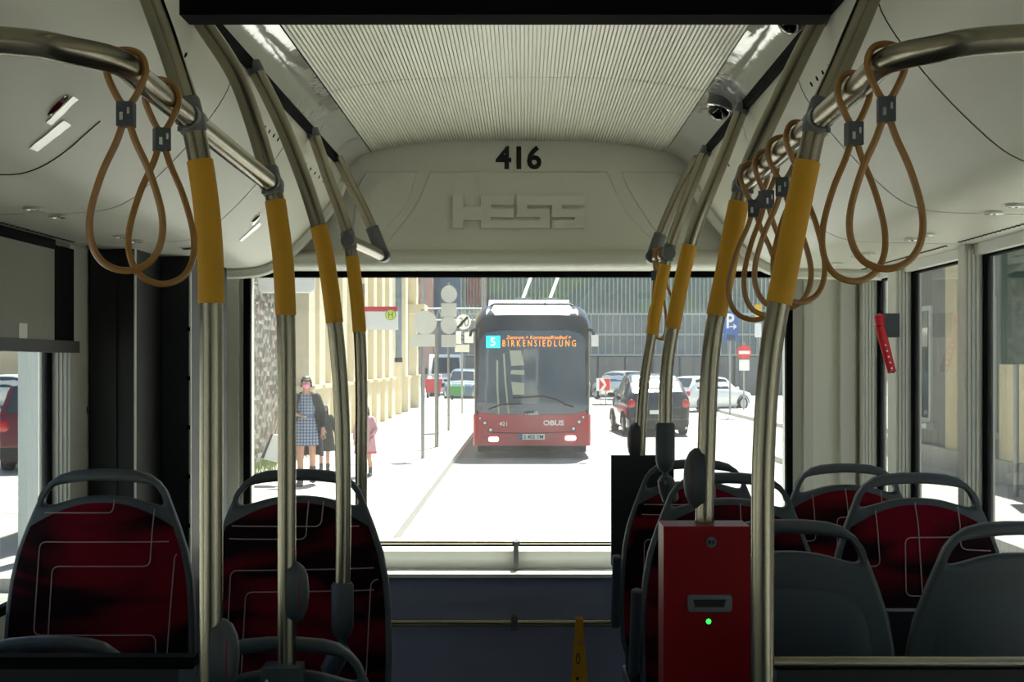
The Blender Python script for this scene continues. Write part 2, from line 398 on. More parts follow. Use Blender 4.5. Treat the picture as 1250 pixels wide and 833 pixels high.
# ------------------------------------------------------------------ side walls: lower wall, header, pillars, panes
def side_wall(name, s, sill, spans, wn):
    xo, xi = CX+s*1.245, CX+s*1.205
    lo, hi = min(xo, xi), max(xo, xi)
    mb = MB(); mb.box(lo, hi, BY0, 4.6, .35, sill); mb.box(lo, hi, BY0, 4.6, 2.30, 2.88)
    wall = struct(name, mb, M_REAR)
    prev = BY0
    edges = [(BY0, BY0)]+spans+[(4.5, 4.6)]
    for (a, b), (c, d) in zip(edges, edges[1:]):
        # pillar from b to c
        if c-b > .02:
            p0, p1 = CX+s*1.165, CX+s*1.245
            m2 = MB(); m2.box(min(p0, p1), max(p0, p1), b, c, sill-.05, 2.318); m2.bevel(.008)
            for k in range(3):                      # fluted covers on the pillar
                x = CX+s*(1.176+.011*k); m2.box(x-.0028, x+.0028, b-.004, b+.01, sill, 2.30)
            m2.build('pillar', M_PILLAR, wall)
    for i, (a, b) in enumerate(spans):
        x0, x1 = CX+s*1.212, CX+s*1.235
        m2 = MB(); lo2, hi2 = min(x0, x1), max(x0, x1)
        m2.box(lo2, hi2, a, a+.012, sill, 2.30); m2.box(lo2, hi2, b-.012, b, sill, 2.30); m2.box(lo2, hi2, a, b, sill, sill+.02); m2.box(lo2, hi2, a, b, 2.28, 2.30)
        w = struct('window_%d' % (wn+i), m2, M_BLACK)
        m2 = MB(); x = CX+s*1.224; m2.box(x-.003, x+.003, a+.005, b-.005, sill+.01, 2.295); m2.build('glass_pane', M_GLASS_S, w)
        m2 = MB(); x = CX+s*1.19; m2.box(min(x, x0), max(x, x0), a, b, 2.285, 2.316); m2.build('head_strip', M_SILL, w)
    return wall
side_wall('wall_right', 1, 1.25, [(-4.2, -2.4), (-2.2, -.4), (-.2, 1.6), (1.75, 3.41), (3.46, 4.04), (4.13, 4.43)], 2)
side_wall('wall_left', -1, 1.405, [(-4.2, -2.4), (-2.2, -.4), (-.2, 1.6), (1.75, 3.42)], 8)
mb = MB(); mb.box(-1.26, 1.24, BY0-.05, BY0, .35, 2.88); struct('wall_light_block', mb, M_DARK)  # unseen solid front, added dark to dim the interior and the pole reflections
# ------------------------------------------------------------------ stanchions with yellow sleeves
def pole(label, Y, pix, s, base=None, joint_z=2.345, button=None, sleeve=(2.09, 2.3), r=.017, stub=False, rail_joint=True, fitting=None):
    pts = [at(px, py, Y) for px, py in pix]
    top = Vector((CX+s*.572, Y, 2.655)); pts = [top]+[p for p in pts if p.z < 2.64]
    if base is not None: pts.append(Vector((pts[-1].x, Y, base)))
    path = catmull(pts, 10)
    t = thing('grab_pole', label, 'pole', (path[-1].x, Y, path[-1].z))
    mb = MB(); mb.tube(path, r, 18); mb.build('steel_tube', M_STEEL, t)
    def seg(z0, z1): return [p for p in path if z0 <= p.z <= z1]
    def pz(z):
        for a, b in zip(path, path[1:]):
            if b.z <= z <= a.z: return a.lerp(b, (a.z-z)/max(1e-6, a.z-b.z))
        return path[-1]
    if sleeve:
        mb = MB(); zs = [sleeve[1]-(sleeve[1]-sleeve[0])*i/14 for i in range(15)]
        mb.tube([pz(z) for z in zs], r+.0022, 20); mb.build('yellow_sleeve', M_YEL, t)
    mb = MB(); mb.tube([top, pz(2.645), pz(2.632)], r+.0015, 14); mb.build('top_socket', M_CLAMP, t)
    if rail_joint:
        mb = MB(); mb.tube([pz(joint_z+.026), pz(joint_z+.022), pz(joint_z-.02), pz(joint_z-.024)], [r+.001, r+.0028, r+.0028, r+.001], 18)
        for k in (-1, 1):
            c = pz(joint_z); mb.cyl((c.x, Y+k*.010, c.z-.003), (c.x, Y+k*.03, c.z-.003), .0192, 16)
        mb.cyl((c.x+s*.008, Y-.03, c.z-.02), (c.x+s*.008, Y-.03, c.z-.027), .0035, 8)
        mb.build('rail_clamp', M_CLAMP, t)
    if button:
        c = pz(button); k = -s                      # the bell push faces the aisle
        rot = Matrix.Rotation(k*PI/2, 3, 'Y')
        mb = MB(); rows = []
        for d, f in ((0, .96), (.016, 1.0), (.026, .86), (.033, .6), (.036, .25)):
            rows.append([(c.x+k*(.004+d), Y+.031*f*math.cos(2*PI*i/20), c.z+.056*f*math.sin(2*PI*i/20)) for i in range(20)])
        mb.grid(rows, close_u=True, cap=True); b = mb.build('bell_push', M_GREYP, t)
        mb = MB(); mb.tube([(c.x+k*.0275, Y+.026*math.cos(2*PI*i/20), c.z+.047*math.sin(2*PI*i/20)) for i in range(20)], .002, 8, closed=True)
        mb.build('red_rim', M_RED, b)
    if fitting: fitting(t, path[-1])
    return t, pz
def ball_fitting(dirn):
    def f(t, e):
        mb = MB(); mb.tube([e+Vector((0, 0, .012)), e+Vector((0, 0, .006)), e-Vector((0, 0, .085)), e-Vector((0, 0, .104)), e-Vector((0, 0, .112))], [.020, .0245, .0245, .018, .009], 18)
        mb.build('end_cup', M_GREYP, t)
        a = e-Vector((0, 0, .112)); b = a+Vector((dirn*.002, 0, -.02)); c = a+Vector((dirn*.03, .01, -.072))
        mb = MB(); mb.tube([a, b], .008, 12); mb.tube([b+Vector((0, 0, .01)), b, b.lerp(c, .5), c, c+(c-b)*.12], [.012, .021, .023, .021, .012], 16)
        mb.build('swivel_joint', M_GREYP, t)
        mb = MB(); q = b+Vector((0, -.02, -.006)); mb.cyl(q, q-Vector((0, .006, 0)), .006, 10); mb.build('screw', M_CHROME, t)
    return f
def foot_block(t, e):
    mb = MB(); mb.box(e.x-.042, e.x+.028, e.y-.03, e.y+.03, e.z-.1, e.z+.0); mb.bevel(.008); mb.build('foot_socket', M_GREYP, t)
    mb = MB()
    for dx in (-.03, -.008, .014): mb.cyl((e.x+dx, e.y-.031, e.z-.022-.008*(dx > -.02)), (e.x+dx, e.y-.034, e.z-.022-.008*(dx > -.02)), .003, 8)
    mb.build('screw', M_CHROME, t)
LP = [
 pole('nearest pole left of the aisle, thickest, yellow sleeve, running down past frame bottom', 1.93, [(162, -60), (185, 0), (212, 75), (232, 140), (247, 215), (256, 300), (258, 400), (258, 600), (258, 820)], -1, .75, joint_z=2.365, button=1.57),
 pole('second nearest pole on the left, bell push low down, standing on grey foot block', 2.4, [(246, 25), (292, 100), (329, 215), (341, 280), (347, 340), (350, 450), (350, 650), (350, 812)], -1, None, joint_z=2.335, button=1.583, fitting=foot_block),
 pole('left pole leaning inward, ending in grey cup and swivel joint before red seat', 2.85, [(297, 66), (350, 165), (390, 280), (408, 390), (417, 500), (419, 620), (418, 718)], -1, None, joint_z=2.325, rail_joint=False, fitting=ball_fitting(-1)),
 pole('thin far left pole joined by short bright rail, down behind inner red seat', 3.65, [(368, 148), (400, 215), (425, 290), (437, 380), (441, 470), (441, 585)], -1, .75, joint_z=2.345),
]
RP = [
 pole('nearest pole on the right beside the red validator, yellow sleeve at the top', 1.94, [(1060, 0), (1028, 75), (1000, 140), (981, 220), (961, 320), (941, 430), (932, 560), (931, 700), (931, 830)], 1, .75, joint_z=2.365),
 pole('right pole standing on top of the red validator box, large grey bell push', 2.42, [(1000, 22), (956, 112), (910, 218), (886, 330), (868, 430), (862, 560), (860, 645)], 1, None, joint_z=2.338, button=1.79),
 pole('right pole ending in grey cup and swivel joint above the seat handles', 3.3, [(922, 112), (882, 195), (845, 290), (825, 380), (814, 450), (812, 522)], 1, None, joint_z=2.32, rail_joint=False, fitting=ball_fitting(.5)),
 pole('thinnest right pole, half bell push, standing on the black upright panel', 3.95, [(868, 175), (838, 245), (815, 312), (798, 395), (786, 470), (781, 556)], 1, None, joint_z=2.335, button=1.77, r=.0165),
]
def short_pole(label, s, pix, Y):
    pts = [Vector((CX+s*.572, Y, 2.655))]+[at(px, py, Y) for px, py in pix]; path = catmull(pts, 10); e = path[-1]
    t = thing('ceiling_hanger', label, 'pole', (e.x, Y, e.z))
    mb = MB(); mb.tube(path, .016, 16); mb.build('steel_tube', M_STEEL, t)
    mb = MB(); mb.tube([path[-8], path[-1]-Vector((0, 0, .004))], .021, 14); mb.cyl(e-Vector((0, .03, .0)), e+Vector((0, .03, 0)), .0215, 14); mb.build('rail_clamp', M_CLAMP, t)
    return e
eL = short_pole('short curved hanger at the far left holding the end of the bright rail', -1, [(428, 225), (447, 262), (468, 312)], 4.15)
eR = short_pole('short curved hanger at the far right holding the strap rail end', 1, [(832, 228), (812, 272), (796, 314)], 4.15)
# ------------------------------------------------------------------ strap rails
def rail(label, pts, r=.017, name='strap_rail'):
    path = catmull(pts, 8); t = thing(name, label, 'rail', tuple(path[0]))
    mb = MB(); mb.tube(path, r, 18); mb.build('steel_tube', M_STEEL, t); return path
jl = [LP[0][1](2.36), LP[1][1](2.33)]
jr = [RP[0][1](2.36), RP[1][1](2.333)]
JL0 = Vector((jl[0].x, 1.93, 2.36)); JL1 = Vector((jl[1].x, 2.4, 2.33))
JR0 = Vector((jr[0].x, 1.94, 2.36)); JR1 = Vector((jr[1].x, 2.42, 2.333))
dl = (JL0-JL1).normalized(); dr = (JR0-JR1).normalized()
BL, BR = JL0+dl*.29, JR0+dr*.31
rail('long steel strap rail on the left, bending away to the wall, holding two loops', [JL1+dl*-.01, JL0, JL0+dl*.2, BL, BL+Vector((-.045, -.045, .004)), BL+Vector((-.12, -.06, .012)), BL+Vector((-.35, -.08, .018)), Vector((-1.17, BL.y-.09, BL.z+.022))])
rail('long steel strap rail on the right, bending away to the wall, holding six loops', [JR1+dr*-.01, JR0, JR0+dr*.2, BR, BR+Vector((.045, -.045, .004)), BR+Vector((.12, -.06, .012)), BR+Vector((.35, -.07, .02)), Vector((1.13, BR.y-.08, BR.z+.032))])
q = LP[3][1](2.345)
rail('short bright steel rail at the far left between two poles', [Vector((q.x, 3.65, 2.345)), Vector((q.x, 3.65, 2.345)).lerp(eL, .5), eL+Vector((0, .04, -.002))], .0165)
q = RP[3][1](2.335)
rail('short steel rail at the far right under three small loops', [Vector((q.x, 3.95, 2.33)), Vector((q.x, 3.95, 2.33)).lerp(eR, .5), eR+Vector((0, .035, -.002))], .0165)
FARR = (Vector((q.x, 3.95, 2.33)), eR)
# ------------------------------------------------------------------ hanging strap loops
lp = local_thing('strap_loop', 'x', 'strap', (0, 0, 0))
cr = .0046
small = catmull([(.002, 0, -.05), (.012, .002, -.035), (.0235, .003, -.006), (.018, .003, .016), (0, .003, .0235), (-.018, -.003, .016), (-.0235, -.003, -.006), (-.012, -.002, -.035), (-.002, 0, -.05)], 5)
tear = catmull([(.0035, 0, -.068), (.012, 0, -.094), (.030, .002, -.135), (.044, .003, -.185), (.043, .002, -.222), (.028, .001, -.248), (0, 0, -.258), (-.028, -.001, -.248), (-.043, -.002, -.222), (-.044, -.003, -.185), (-.030, -.002, -.135), (-.012, 0, -.094), (-.0035, 0, -.068)], 5)
mb = MB(); mb.tube(small, cr, 8); mb.build('rail_loop', M_CORD, lp)
mb = MB(); mb.tube(tear, cr, 8); mb.build('hand_loop', M_CORD, lp)
mb = MB(); mb.box(-.0105, .0105, -.009, .009, -.075, -.044); mb.bevel(.003); cl = mb.build('clip', M_GREYP, lp)
mb = MB(); mb.box(-.006, -.0015, -.0105, -.0085, -.068, -.058); mb.box(.0035, .0065, -.0105, -.0085, -.06, -.052); mb.build('metal_plate', M_CHROME, cl)
first = [True]
def loop(p, rz, label, group=None, tilt=0.0):
    r = lp if first[0] else dup(lp, p)
    first[0] = False
    r.location = p; r.rotation_euler = (tilt, 0, rz); r['label'] = label
    if group: r['group'] = group
    elif 'group' in r: del r['group']
G = 'hanging strap loops'
def onrail(A, B, Y): k = (Y-A.y)/(B.y-A.y); return A+(B-A)*k
loop(onrail(JL0, JL1, 1.665), .05, 'amber strap loop nearest the camera on the left rail, left of the other', G)
loop(onrail(JL0, JL1, 1.80), .5, 'amber strap loop on the left rail right beside the yellow sleeve', G)
loop(onrail(JR0, JR1, 1.635), -.1, 'amber strap loop farthest right, at the bend of the right rail', G)
loop(onrail(JR0, JR1, 1.765), .12, 'amber strap loop second from the bend of the right rail', G)
for y, rz, lb in ((2.04, .25, 'amber strap loop just behind the nearest right pole'), (2.14, -.3, 'amber strap loop second behind the nearest right pole'), (2.25, .35, 'amber strap loop third behind the nearest right pole'), (2.34, -.15, 'amber strap loop closest to the pole over the validator')):
    loop(onrail(JR0, JR1, y), rz, lb, G)
for k, rz, lb in ((.3, .1, 'nearest of three small far loops on the short right rail'), (.55, .9, 'middle of three small far loops on the short right rail'), (.82, 1.2, 'farthest of three small far loops on the short right rail')):
    loop(FARR[0].lerp(FARR[1], k), rz, lb, G)

# ------------------------------------------------------------------ seats
def seat_outline(z):                               # half width of the moulded back, z below its top
    T = [(0, .03), (-.004, .075), (-.012, .103), (-.03, .128), (-.05, .143), (-.09, .160), (-.13, .176), (-.19, .197), (-.25, .209), (-.32, .216), (-.42, .219), (-.52, .217), (-.58, .20), (-.60, .17)]
    for (a, wa), (b, wb) in zip(T, T[1:]):
        if b <= z <= a: return wa+(wb-wa)*(z-a)/(b-a)
    return T[-1][1]
ZS = [0, -.004, -.012, -.03, -.05, -.07, -.09, -.13, -.19, -.25, -.32, -.42, -.52, -.58, -.60]
OUT = [(seat_outline(z), z) for z in ZS]; OUT = OUT+[(-a, b) for a, b in reversed(OUT)]
HOLE_T = [(-.126, -.083), (-.139, -.074), (-.128, -.050), (-.100, -.035), (0, -.026), (.100, -.035), (.128, -.050), (.139, -.074), (.126, -.083)]
HOLE = [(p.x, p.y) for p in catmull([(a, b, 0) for a, b in HOLE_T+[(.06, -.066), (0, -.061), (-.06, -.066)]], 4, closed=True)]
H_TOP = 1.0                                        # back top above the seat's own floor
LEAN = .10
def lean(z): return max(0, z-.45)*LEAN            # the back reclines away from the sitter (sitter faces -y)
def arc_top(x, hw=.2): return -.068-.10*(abs(x)/hw)**2.2
def pad_y(x, z):                                   # front surface of the padded back (z from top)
    hw = seat_outline(z)-.012
    u = min(1, abs(x)/max(hw, .01)); e = min(1, max(0, (-.072-z)/.05))
    return -.018-.016*(1-u**4)*e+.012*u*u*0
def front_surface(x, z): return (x, pad_y(x, z)+lean(H_TOP+z), H_TOP+z)
PATHS = {
 'a': [[(-.13, -.098), (.028, -.098), (.028, -.07)], [(.122, -.09), (.118, -.218), (-.104, -.218), (-.108, -.37)],
       [(.2, -.163), (-.136, -.163), (-.142, -.372), (.135, -.372), (.137, -.44)], [(.22, -.188), (.172, -.188), (.16, -.44)]],
 'b': [[(-.17, -.128), (.058, -.128), (.06, -.072)], [(-.175, -.157), (.024, -.157), (.026, -.072)], [(.12, -.128), (.19, -.128)],
       [(.22, -.222), (-.148, -.228), (-.154, -.46)], [(.2, -.272), (-.112, -.276), (-.118, -.46)], [(.22, -.246), (.172, -.25), (.164, -.46)]],
 'c': [[(-.105, -.088), (-.10, -.22), (-.18, -.22)], [(-.008, -.07), (.0, -.3)], [(.2, -.15), (-.038, -.152), (-.04, -.29), (.02, -.29)],
       [(.095, -.08), (.095, -.18), (.17, -.185)]],
}
def rounded(poly, r=.016):
    P = [Vector((a, b, 0)) for a, b in poly]; out = [P[0]]
    for a, b, c in zip(P, P[1:], P[2:]):
        d0, d1 = (a-b), (c-b); q = min(r, d0.length*.45, d1.length*.45); s0, s1 = b+d0.normalized()*q, b+d1.normalized()*q
        out += [s0*(1-t)**2+b*2*t*(1-t)+s1*t*t for t in (0, .25, .5, .75, 1)]
    out.append(P[-1]); fine = []
    for a, b in zip(out, out[1:]):
        n = max(1, int((b-a).length/.02))
        for k in range(n): fine.append(a.lerp(b, k/n))
    fine.append(out[-1]); return fine
def build_seat(label, key, group, arm=None, folded=False):
    t = local_thing('passenger_chair', label, 'seat', (0, 0, 0), 0, group)
    mb = plate([OUT, HOLE], .034, .011, 3)
    for v in mb.bm.verts:
        z = H_TOP+v.co.z; v.co = Vector((v.co.x, v.co.y+lean(z), z))
    sh = mb.build('back_shell', M_GREYP, t, smooth=50)
    # bulged rear face with a recessed arch
    rows = []
    for i in range(15):
        z = -.115-.46*i/14; hw = seat_outline(z)-.03
        rows.append([(hw*(j/10-1)*1.0 if j <= 20 else 0, .012+lean(H_TOP+z)+.016*(1-(abs(j/10-1))**4)*min(1, i/2.5), H_TOP+z+(.03*(1-(abs(j/10-1))**2)-.012 if i < 3 else 0)) for j in range(21)])
    mb = MB(); mb.grid(rows); mb.build('back_bulge', M_GREYP, sh)
    # padded front
    rows = []
    for i in range(19):
        row = []
        for j in range(25):
            u = j/12-1
            z0 = -.064-.052*i/18*0
            zt = -.076-.054*abs(u)**2.4
            z = zt+(-.585-zt)*i/18
            x = u*(seat_outline(z)-.012)
            row.append(front_surface(x, z))
        rows.append(row)
    mb = MB(); vs = mb.grid(rows)
    edge = vs[0]+[r[-1] for r in vs[1:]]+list(reversed(vs[-1][:-1]))+[r[0] for r in reversed(vs[1:-1])]
    back = [mb.v((v.co.x*1.005, v.co.y+.012, v.co.z)) for v in edge]
    for k in range(len(edge)): mb.face([edge[k], edge[(k+1) % len(edge)], back[(k+1) % len(edge)], back[k]])
    pad = mb.build('back_cushion', M_FAB, t)
    mb = MB()
    for path in PATHS[key]:
        f = rounded(path)
        pts = [Vector(front_surface(p.x, p.y))+Vector((0, -.0012, 0)) for p in f if abs(p.x) < seat_outline(p.y)-.016]
        if len(pts) > 1: mb.tube(pts, .0015, 5)
    mb.build('woven_line', M_LINE, pad)
    # cushion, pan, pedestal (a folded seat has its cushion tipped up against the back)
    rows = []
    for y in (-.31, -.29, -.2, -.1, -.03):
        hw = .205 if y > -.30 else .19
        zt_ = .47 if y > -.30 else .435
        rows.append([(hw*u, y, zt_-.012*abs(u)**3+.01) for u in [k/6-1 for k in range(13)]]+[(hw*u, y, .40) for u in [1-k/6 for k in range(13)]])
    pan = (-.21, .21, -.30, .02, .365, .405)
    if folded:
        rows = [[(x, -.03-(z-.40), .43-(y+.03)) for x, y, z in r] for r in rows]; pan = (-.21, .21, -.125, -.09, .40, .80)
    mb = MB(); mb.grid(rows, close_u=True, cap=True); mb.build('seat_cushion', M_FAB, t)
    mb = MB(); mb.box(*pan); mb.bevel(.012); mb.build('seat_pan', M_GREYP, t)
    mb = MB(); mb.box(-.06, .06, -.09 if folded else -.3, .02 if folded else -.08, -.03, .37 if not folded else .41); mb.bevel(.015); mb.build('pedestal', M_DARK, t)
    if arm:
        mb = MB(); y0 = -.05; x = arm*.232
        mb.tube(catmull([(x, y0+.06, .52), (x, y0+.03, .62), (x, y0, .70), (x, y0-.012, .735)], 6), [.013]*18+[.009], 12)
        mb.build('folded_armrest', M_GREYP, t)
    return t
def place(t, x, Y, ztop, rz=0):
    t.location = (x, Y, ztop-H_TOP); t.rotation_euler = (0, 0, rz)
GS = 'red patterned passenger seats'; GR = 'seats turned backwards showing grey shells'
YL = 3.05
def zt(py, Y): return 2-(py-445)*Y/F
sA = build_seat('red patterned seat at the left window before the black cabinet', 'a', GS); place(sA, (130-640)*YL/F, YL-.06, zt(572.5, YL))
sB = build_seat('red patterned seat left of the aisle, behind the left poles', 'b', GS); place(sB, (366-640)*YL/F, YL-.06, zt(572.5, YL))
sC = build_seat('red patterned seat at the right window behind two grey seat backs', 'c', GS); place(sC, (1116-640)*3.2/F, 3.2-.06, zt(577, 3.2))
sD = build_seat('red patterned aisle seat directly behind the red validator, folded armrest', 'b', GS, arm=-1); place(sD, (888-640)*3.2/F, 3.2-.06, zt(577, 3.2))
sE = dup(sC, ((1032-640)*3.85/F, 3.85-.06, zt(566, 3.85)-H_TOP), 0, 'farthest red patterned seat in the right rear corner', GS)
sF = dup(sD, ((846-640)*3.85/F, 3.85-.06, zt(561, 3.85)-H_TOP), 0, 'farthest red patterned aisle seat beside the black upright panel', GS)
sG = build_seat('grey seat back right of the nearest right pole, facing away', 'c', GR, folded=True); place(sG, (962-640)*2.5/F, 2.56, zt(635, 2.5), PI)
def place_r(px, Y, py, lb): return dup(sG, ((px-640)*Y/F, Y+.06, zt(py, Y)-H_TOP), PI, lb, GR)
place_r(1246, 2.5, 637, 'grey seat back at the right edge by the window, facing away')
place_r(58, 2.44, 778, 'low grey seat back in the lower left corner, only its handle showing')
place_r(345, 2.44, 779, 'low grey seat back between the left poles, only its handle showing')
# ------------------------------------------------------------------ partitions in front of the near seats
def partition(label, x0, x1, Y, z, with_rail):
    t = thing('partition', label, 'partition', ((x0+x1)/2, Y, .75))
    mb = MB(); mb.box(x0, x1, Y-.012, Y+.012, .75, z-.018); mb.bevel(.004); mb.build('black_panel', M_DARK, t)
    mb = MB()
    if with_rail: mb.tube([(x0, Y, z-.009), (x1, Y, z-.009)], .0105, 14)
    else: mb.box(x0, x1, Y-.016, Y+.016, z-.02, z)
    mb.build('top_rail', M_STEEL if with_rail else M_BLACK, t)
    for x in (x0+.012, x1-.012):
        mb = MB(); mb.box(x-.014, x+.014, Y-.016, Y+.016, .75, z-.016); mb.bevel(.003); mb.build('post', M_GREYP, t)
partition('black partition with pale steel top rail before the right grey seats', .385, 1.12, 2.15, zt(803, 2.15), True)
partition('plain black partition in the lower left corner before the low seats', -1.18, -.55, 2.2, zt(800, 2.2), False)
# black upright panel under the thin right pole
t = thing('upright_panel', 'black upright panel beside the farthest aisle seat, right of rear window', 'panel', (.35, 3.95, .75))
a, b = at(746, 690, 3.95), at(822, 556, 3.95)
mb = MB(); mb.box(a.x, b.x, 3.935, 3.965, a.z, b.z); mb.bevel(.006); mb.build('panel_board', M_DARK, t)
mb = MB(); mb.box(.345, .375, 3.945, 3.96, .75, a.z); mb.build('post', M_GREYP, t)
# ------------------------------------------------------------------ ticket validator
Yv = 2.345
t = thing('ticket_validator', 'red ticket validator box with a grey slot and a green light', 'validator', (.33, Yv, 1.0))
a, b = at(810, 900, Yv), at(916, 643, Yv)
mb = MB(); mb.box(a.x, b.x, Yv, Yv+.09, 1.22, b.z); mb.bevel(.008, 3); hs = mb.build('housing', M_RED, t)
mb = MB(); mb.box(.318, .342, Yv+.02, Yv+.05, .75, 1.23); mb.build('mounting_post', M_GREYP, t)
q = at(868, 662, Yv); mb = MB(); mb.cyl((q.x, Yv+.001, q.z), (q.x, Yv-.004, q.z), .0095, 20); lk = mb.build('lock', M_CLAMP, t)
mb = MB(); mb.box(q.x-.005, q.x-.001, Yv-.0055, Yv-.003, q.z-.004, q.z+.004); mb.box(q.x+.001, q.x+.005, Yv-.0055, Yv-.003, q.z-.003, q.z+.003); mb.build('keyhole', M_INK, lk)
p0, p1 = at(839, 747, Yv), at(893, 726, Yv)
mb = plate([rrect(p0.x, p0.z, p1.x, p1.z, .006), [(at(848, 739, Yv).x, at(0, 741, Yv).z), (at(883, 739, Yv).x, at(0, 741, Yv).z), (at(886, 734, Yv).x, at(0, 732, Yv).z), (at(846, 734, Yv).x, at(0, 732, Yv).z)]], .008, .0015)
bmesh.ops.translate(mb.bm, verts=mb.bm.verts, vec=(0, Yv-.002, 0)); sl = mb.build('ticket_slot', M_CLAMP, t)
mb = MB(); mb.box(at(847, 0, Yv).x, at(885, 0, Yv).x, Yv-.001, Yv+.002, at(0, 741, Yv).z, at(0, 732, Yv).z); mb.build('slit', M_INK, sl)
q = at(865, 759, Yv); mb = MB(); mb.ball((q.x, Yv, q.z), .0045, .003, .0045, 12, 7); mb.build('green_light', mat('green_light', (30, 240, 60), emit=(30, 255, 60), es=2.2), t)
q = at(866, 765, Yv); mb = MB(); mb.cyl((q.x, Yv+.001, q.z), (q.x, Yv-.001, q.z), .003, 10); mb.build('dark_sensor', M_INK, t)

# ------------------------------------------------------------------ left rear cabinets, blind box, hammer
t = thing('equipment_cabinet', 'tall black cabinet standing in the left rear corner behind the window seat', 'cabinet', (-1.1, 3.8, .75))
x0, x1 = -1.18, at(164, 0, 3.56).x
mb = MB(); mb.box(x0, x1, 3.56, 4.2, .75, 2.318); mb.bevel(.006); bd = mb.build('front_body', M_DARK, t)
mb = MB(); mb.box(x0+.004, at(143, 0, 3.56).x, 3.552, 3.562, .8, 2.305); mb.bevel(.003); dr_ = mb.build('door', M_DARK, t)
q = at(106, 500, 3.55); mb = MB(); mb.cyl((q.x, 3.553, q.z), (q.x, 3.547, q.z), .007, 14); mb.build('lock', M_CLAMP, dr_)
mb = MB(); xa = at(164, 0, 3.56).x; mb.box(xa, xa+.0045, 3.556, 3.564, .8, 2.318); mb.build('bright_edge_strip', M_SILL, bd)
x2 = at(229, 0, 3.8).x
mb = MB(); mb.box(x1+.004, x2, 3.82, 4.3, .75, 2.318); rb = mb.build('rear_body', mat('slate_cabinet', (34, 38, 42), rough=.5, var=.15), t)
mb = MB(); mb.box(at(172, 0, 3.8).x, at(180, 0, 3.8).x, 3.79, 3.822, 1.0, at(0, 455, 3.8).z); mb.bevel(.006); mb.build('vertical_grip', M_BLACK, rb)
mb = MB(); mb.box(x2, x2+.005, 3.815, 3.825, .8, 2.30); mb.build('bright_edge_strip', M_SILL, rb)
mb = MB()
for k in range(5): q = at(231, 402+k*60, 3.8); mb.box(x2-.002, x2+.008, 3.796, 3.80, q.z-.006, q.z+.006)
mb.build('edge_clip', M_BLACK, rb)
t = thing('blind_cassette', 'grey flap panel with a white label above the left side window', 'panel', (-1.17, 2.7, 2.17))
mb = MB(); mb.box(-1.205, -1.165, 1.8, 3.25, 2.06, 2.285); mb.bevel(.006); mb.build('flap', mat('olive_grey_panel', (128, 128, 116), rough=.5, var=.05), t)
mb = MB(); q0, q1 = at(24, 413, 3.0), at(33, 394, 3.0); mb.box(-1.166, -1.1638, 3.02, 3.07, q0.z, q1.z); mb.build('paper_label', M_WHITE, t)
mb = MB(); mb.box(-1.205, -1.162, 1.8, 3.25, 2.286, 2.309); mb.build('black_strip', M_BLACK, t)
mb = MB(); mb.box(-1.205, -1.16, 1.8, 3.42, 2.03, 2.06); mb.build('bottom_ledge', M_DARK, t)
mb = MB(); mb.box(-1.205, -1.175, 3.25, 3.42, 2.06, 2.30); mb.build('end_block', M_BLACK, t)
t = thing('emergency_hammer', 'red emergency hammer hanging from a grey holder by the right window', 'hammer', (1.13, 4.03, 1.95))
Yh = 4.02
a, b = at(1072, 412, Yh), at(1096, 383, Yh)
mb = MB(); mb.box(a.x+.004, b.x, Yh-.02, Yh+.022, a.z, b.z); mb.bevel(.005); mb.build('holder', M_GREYP, t)
p = [at(1073, 386, Yh-.02), at(1074, 398, Yh-.025), at(1079, 418, Yh-.022), at(1089, 455, Yh-.02)]
M_HAM = mat('hammer_red', (196, 16, 34), rough=.4, var=.06)
mb = MB(); mb.tube(p[1:], [.014, .015, .013], 12, flat=.6); mb.build('handle', M_HAM, t)
mb = MB(); mb.tube([p[0]+Vector((-.004, 0, .006)), p[0], p[1]], [.006, .016, .014], 12); mb.build('head', M_HAM, t)
mb = MB()
for k in range(5): c = p[2].lerp(p[3], .1+.19*k); mb.ball(c+Vector((0, -.0085, 0)), .003, .002, .003, 8, 5)
mb.build('grip_dot', M_WHITE, t)
mb = MB(); mb.cyl(p[3]+Vector((-.006, -.008, .004)), p[3]+Vector((.004, -.010, .001)), .004, 8); mb.build('metal_tip', M_CHROME, t)
# ------------------------------------------------------------------ passenger display hanging from the ceiling
t = thing('passenger_display', 'black passenger display housing hanging at the top of the view', 'display', (-.03, 2.0, 2.72))
a, b = at(222, 21, 2.0), at(1012, 16, 2.0)
mb = MB(); mb.box(a.x, b.x, 1.985, 2.045, a.z, 2.77); mb.bevel(.006); hs = mb.build('housing', M_BLACK, t)
mb = MB(); mb.box(a.x+.03, b.x-.03, 2.0455, 2.0475, a.z+.02, 2.75); mb.build('screen', mat('dark_screen', (10, 11, 14), rough=.15), t)
for x in (-.3, .25):
    mb = MB(); mb.box(x-.02, x+.02, 2.0, 2.03, 2.765, 2.87); mb.build('hanger', M_DARK, t)
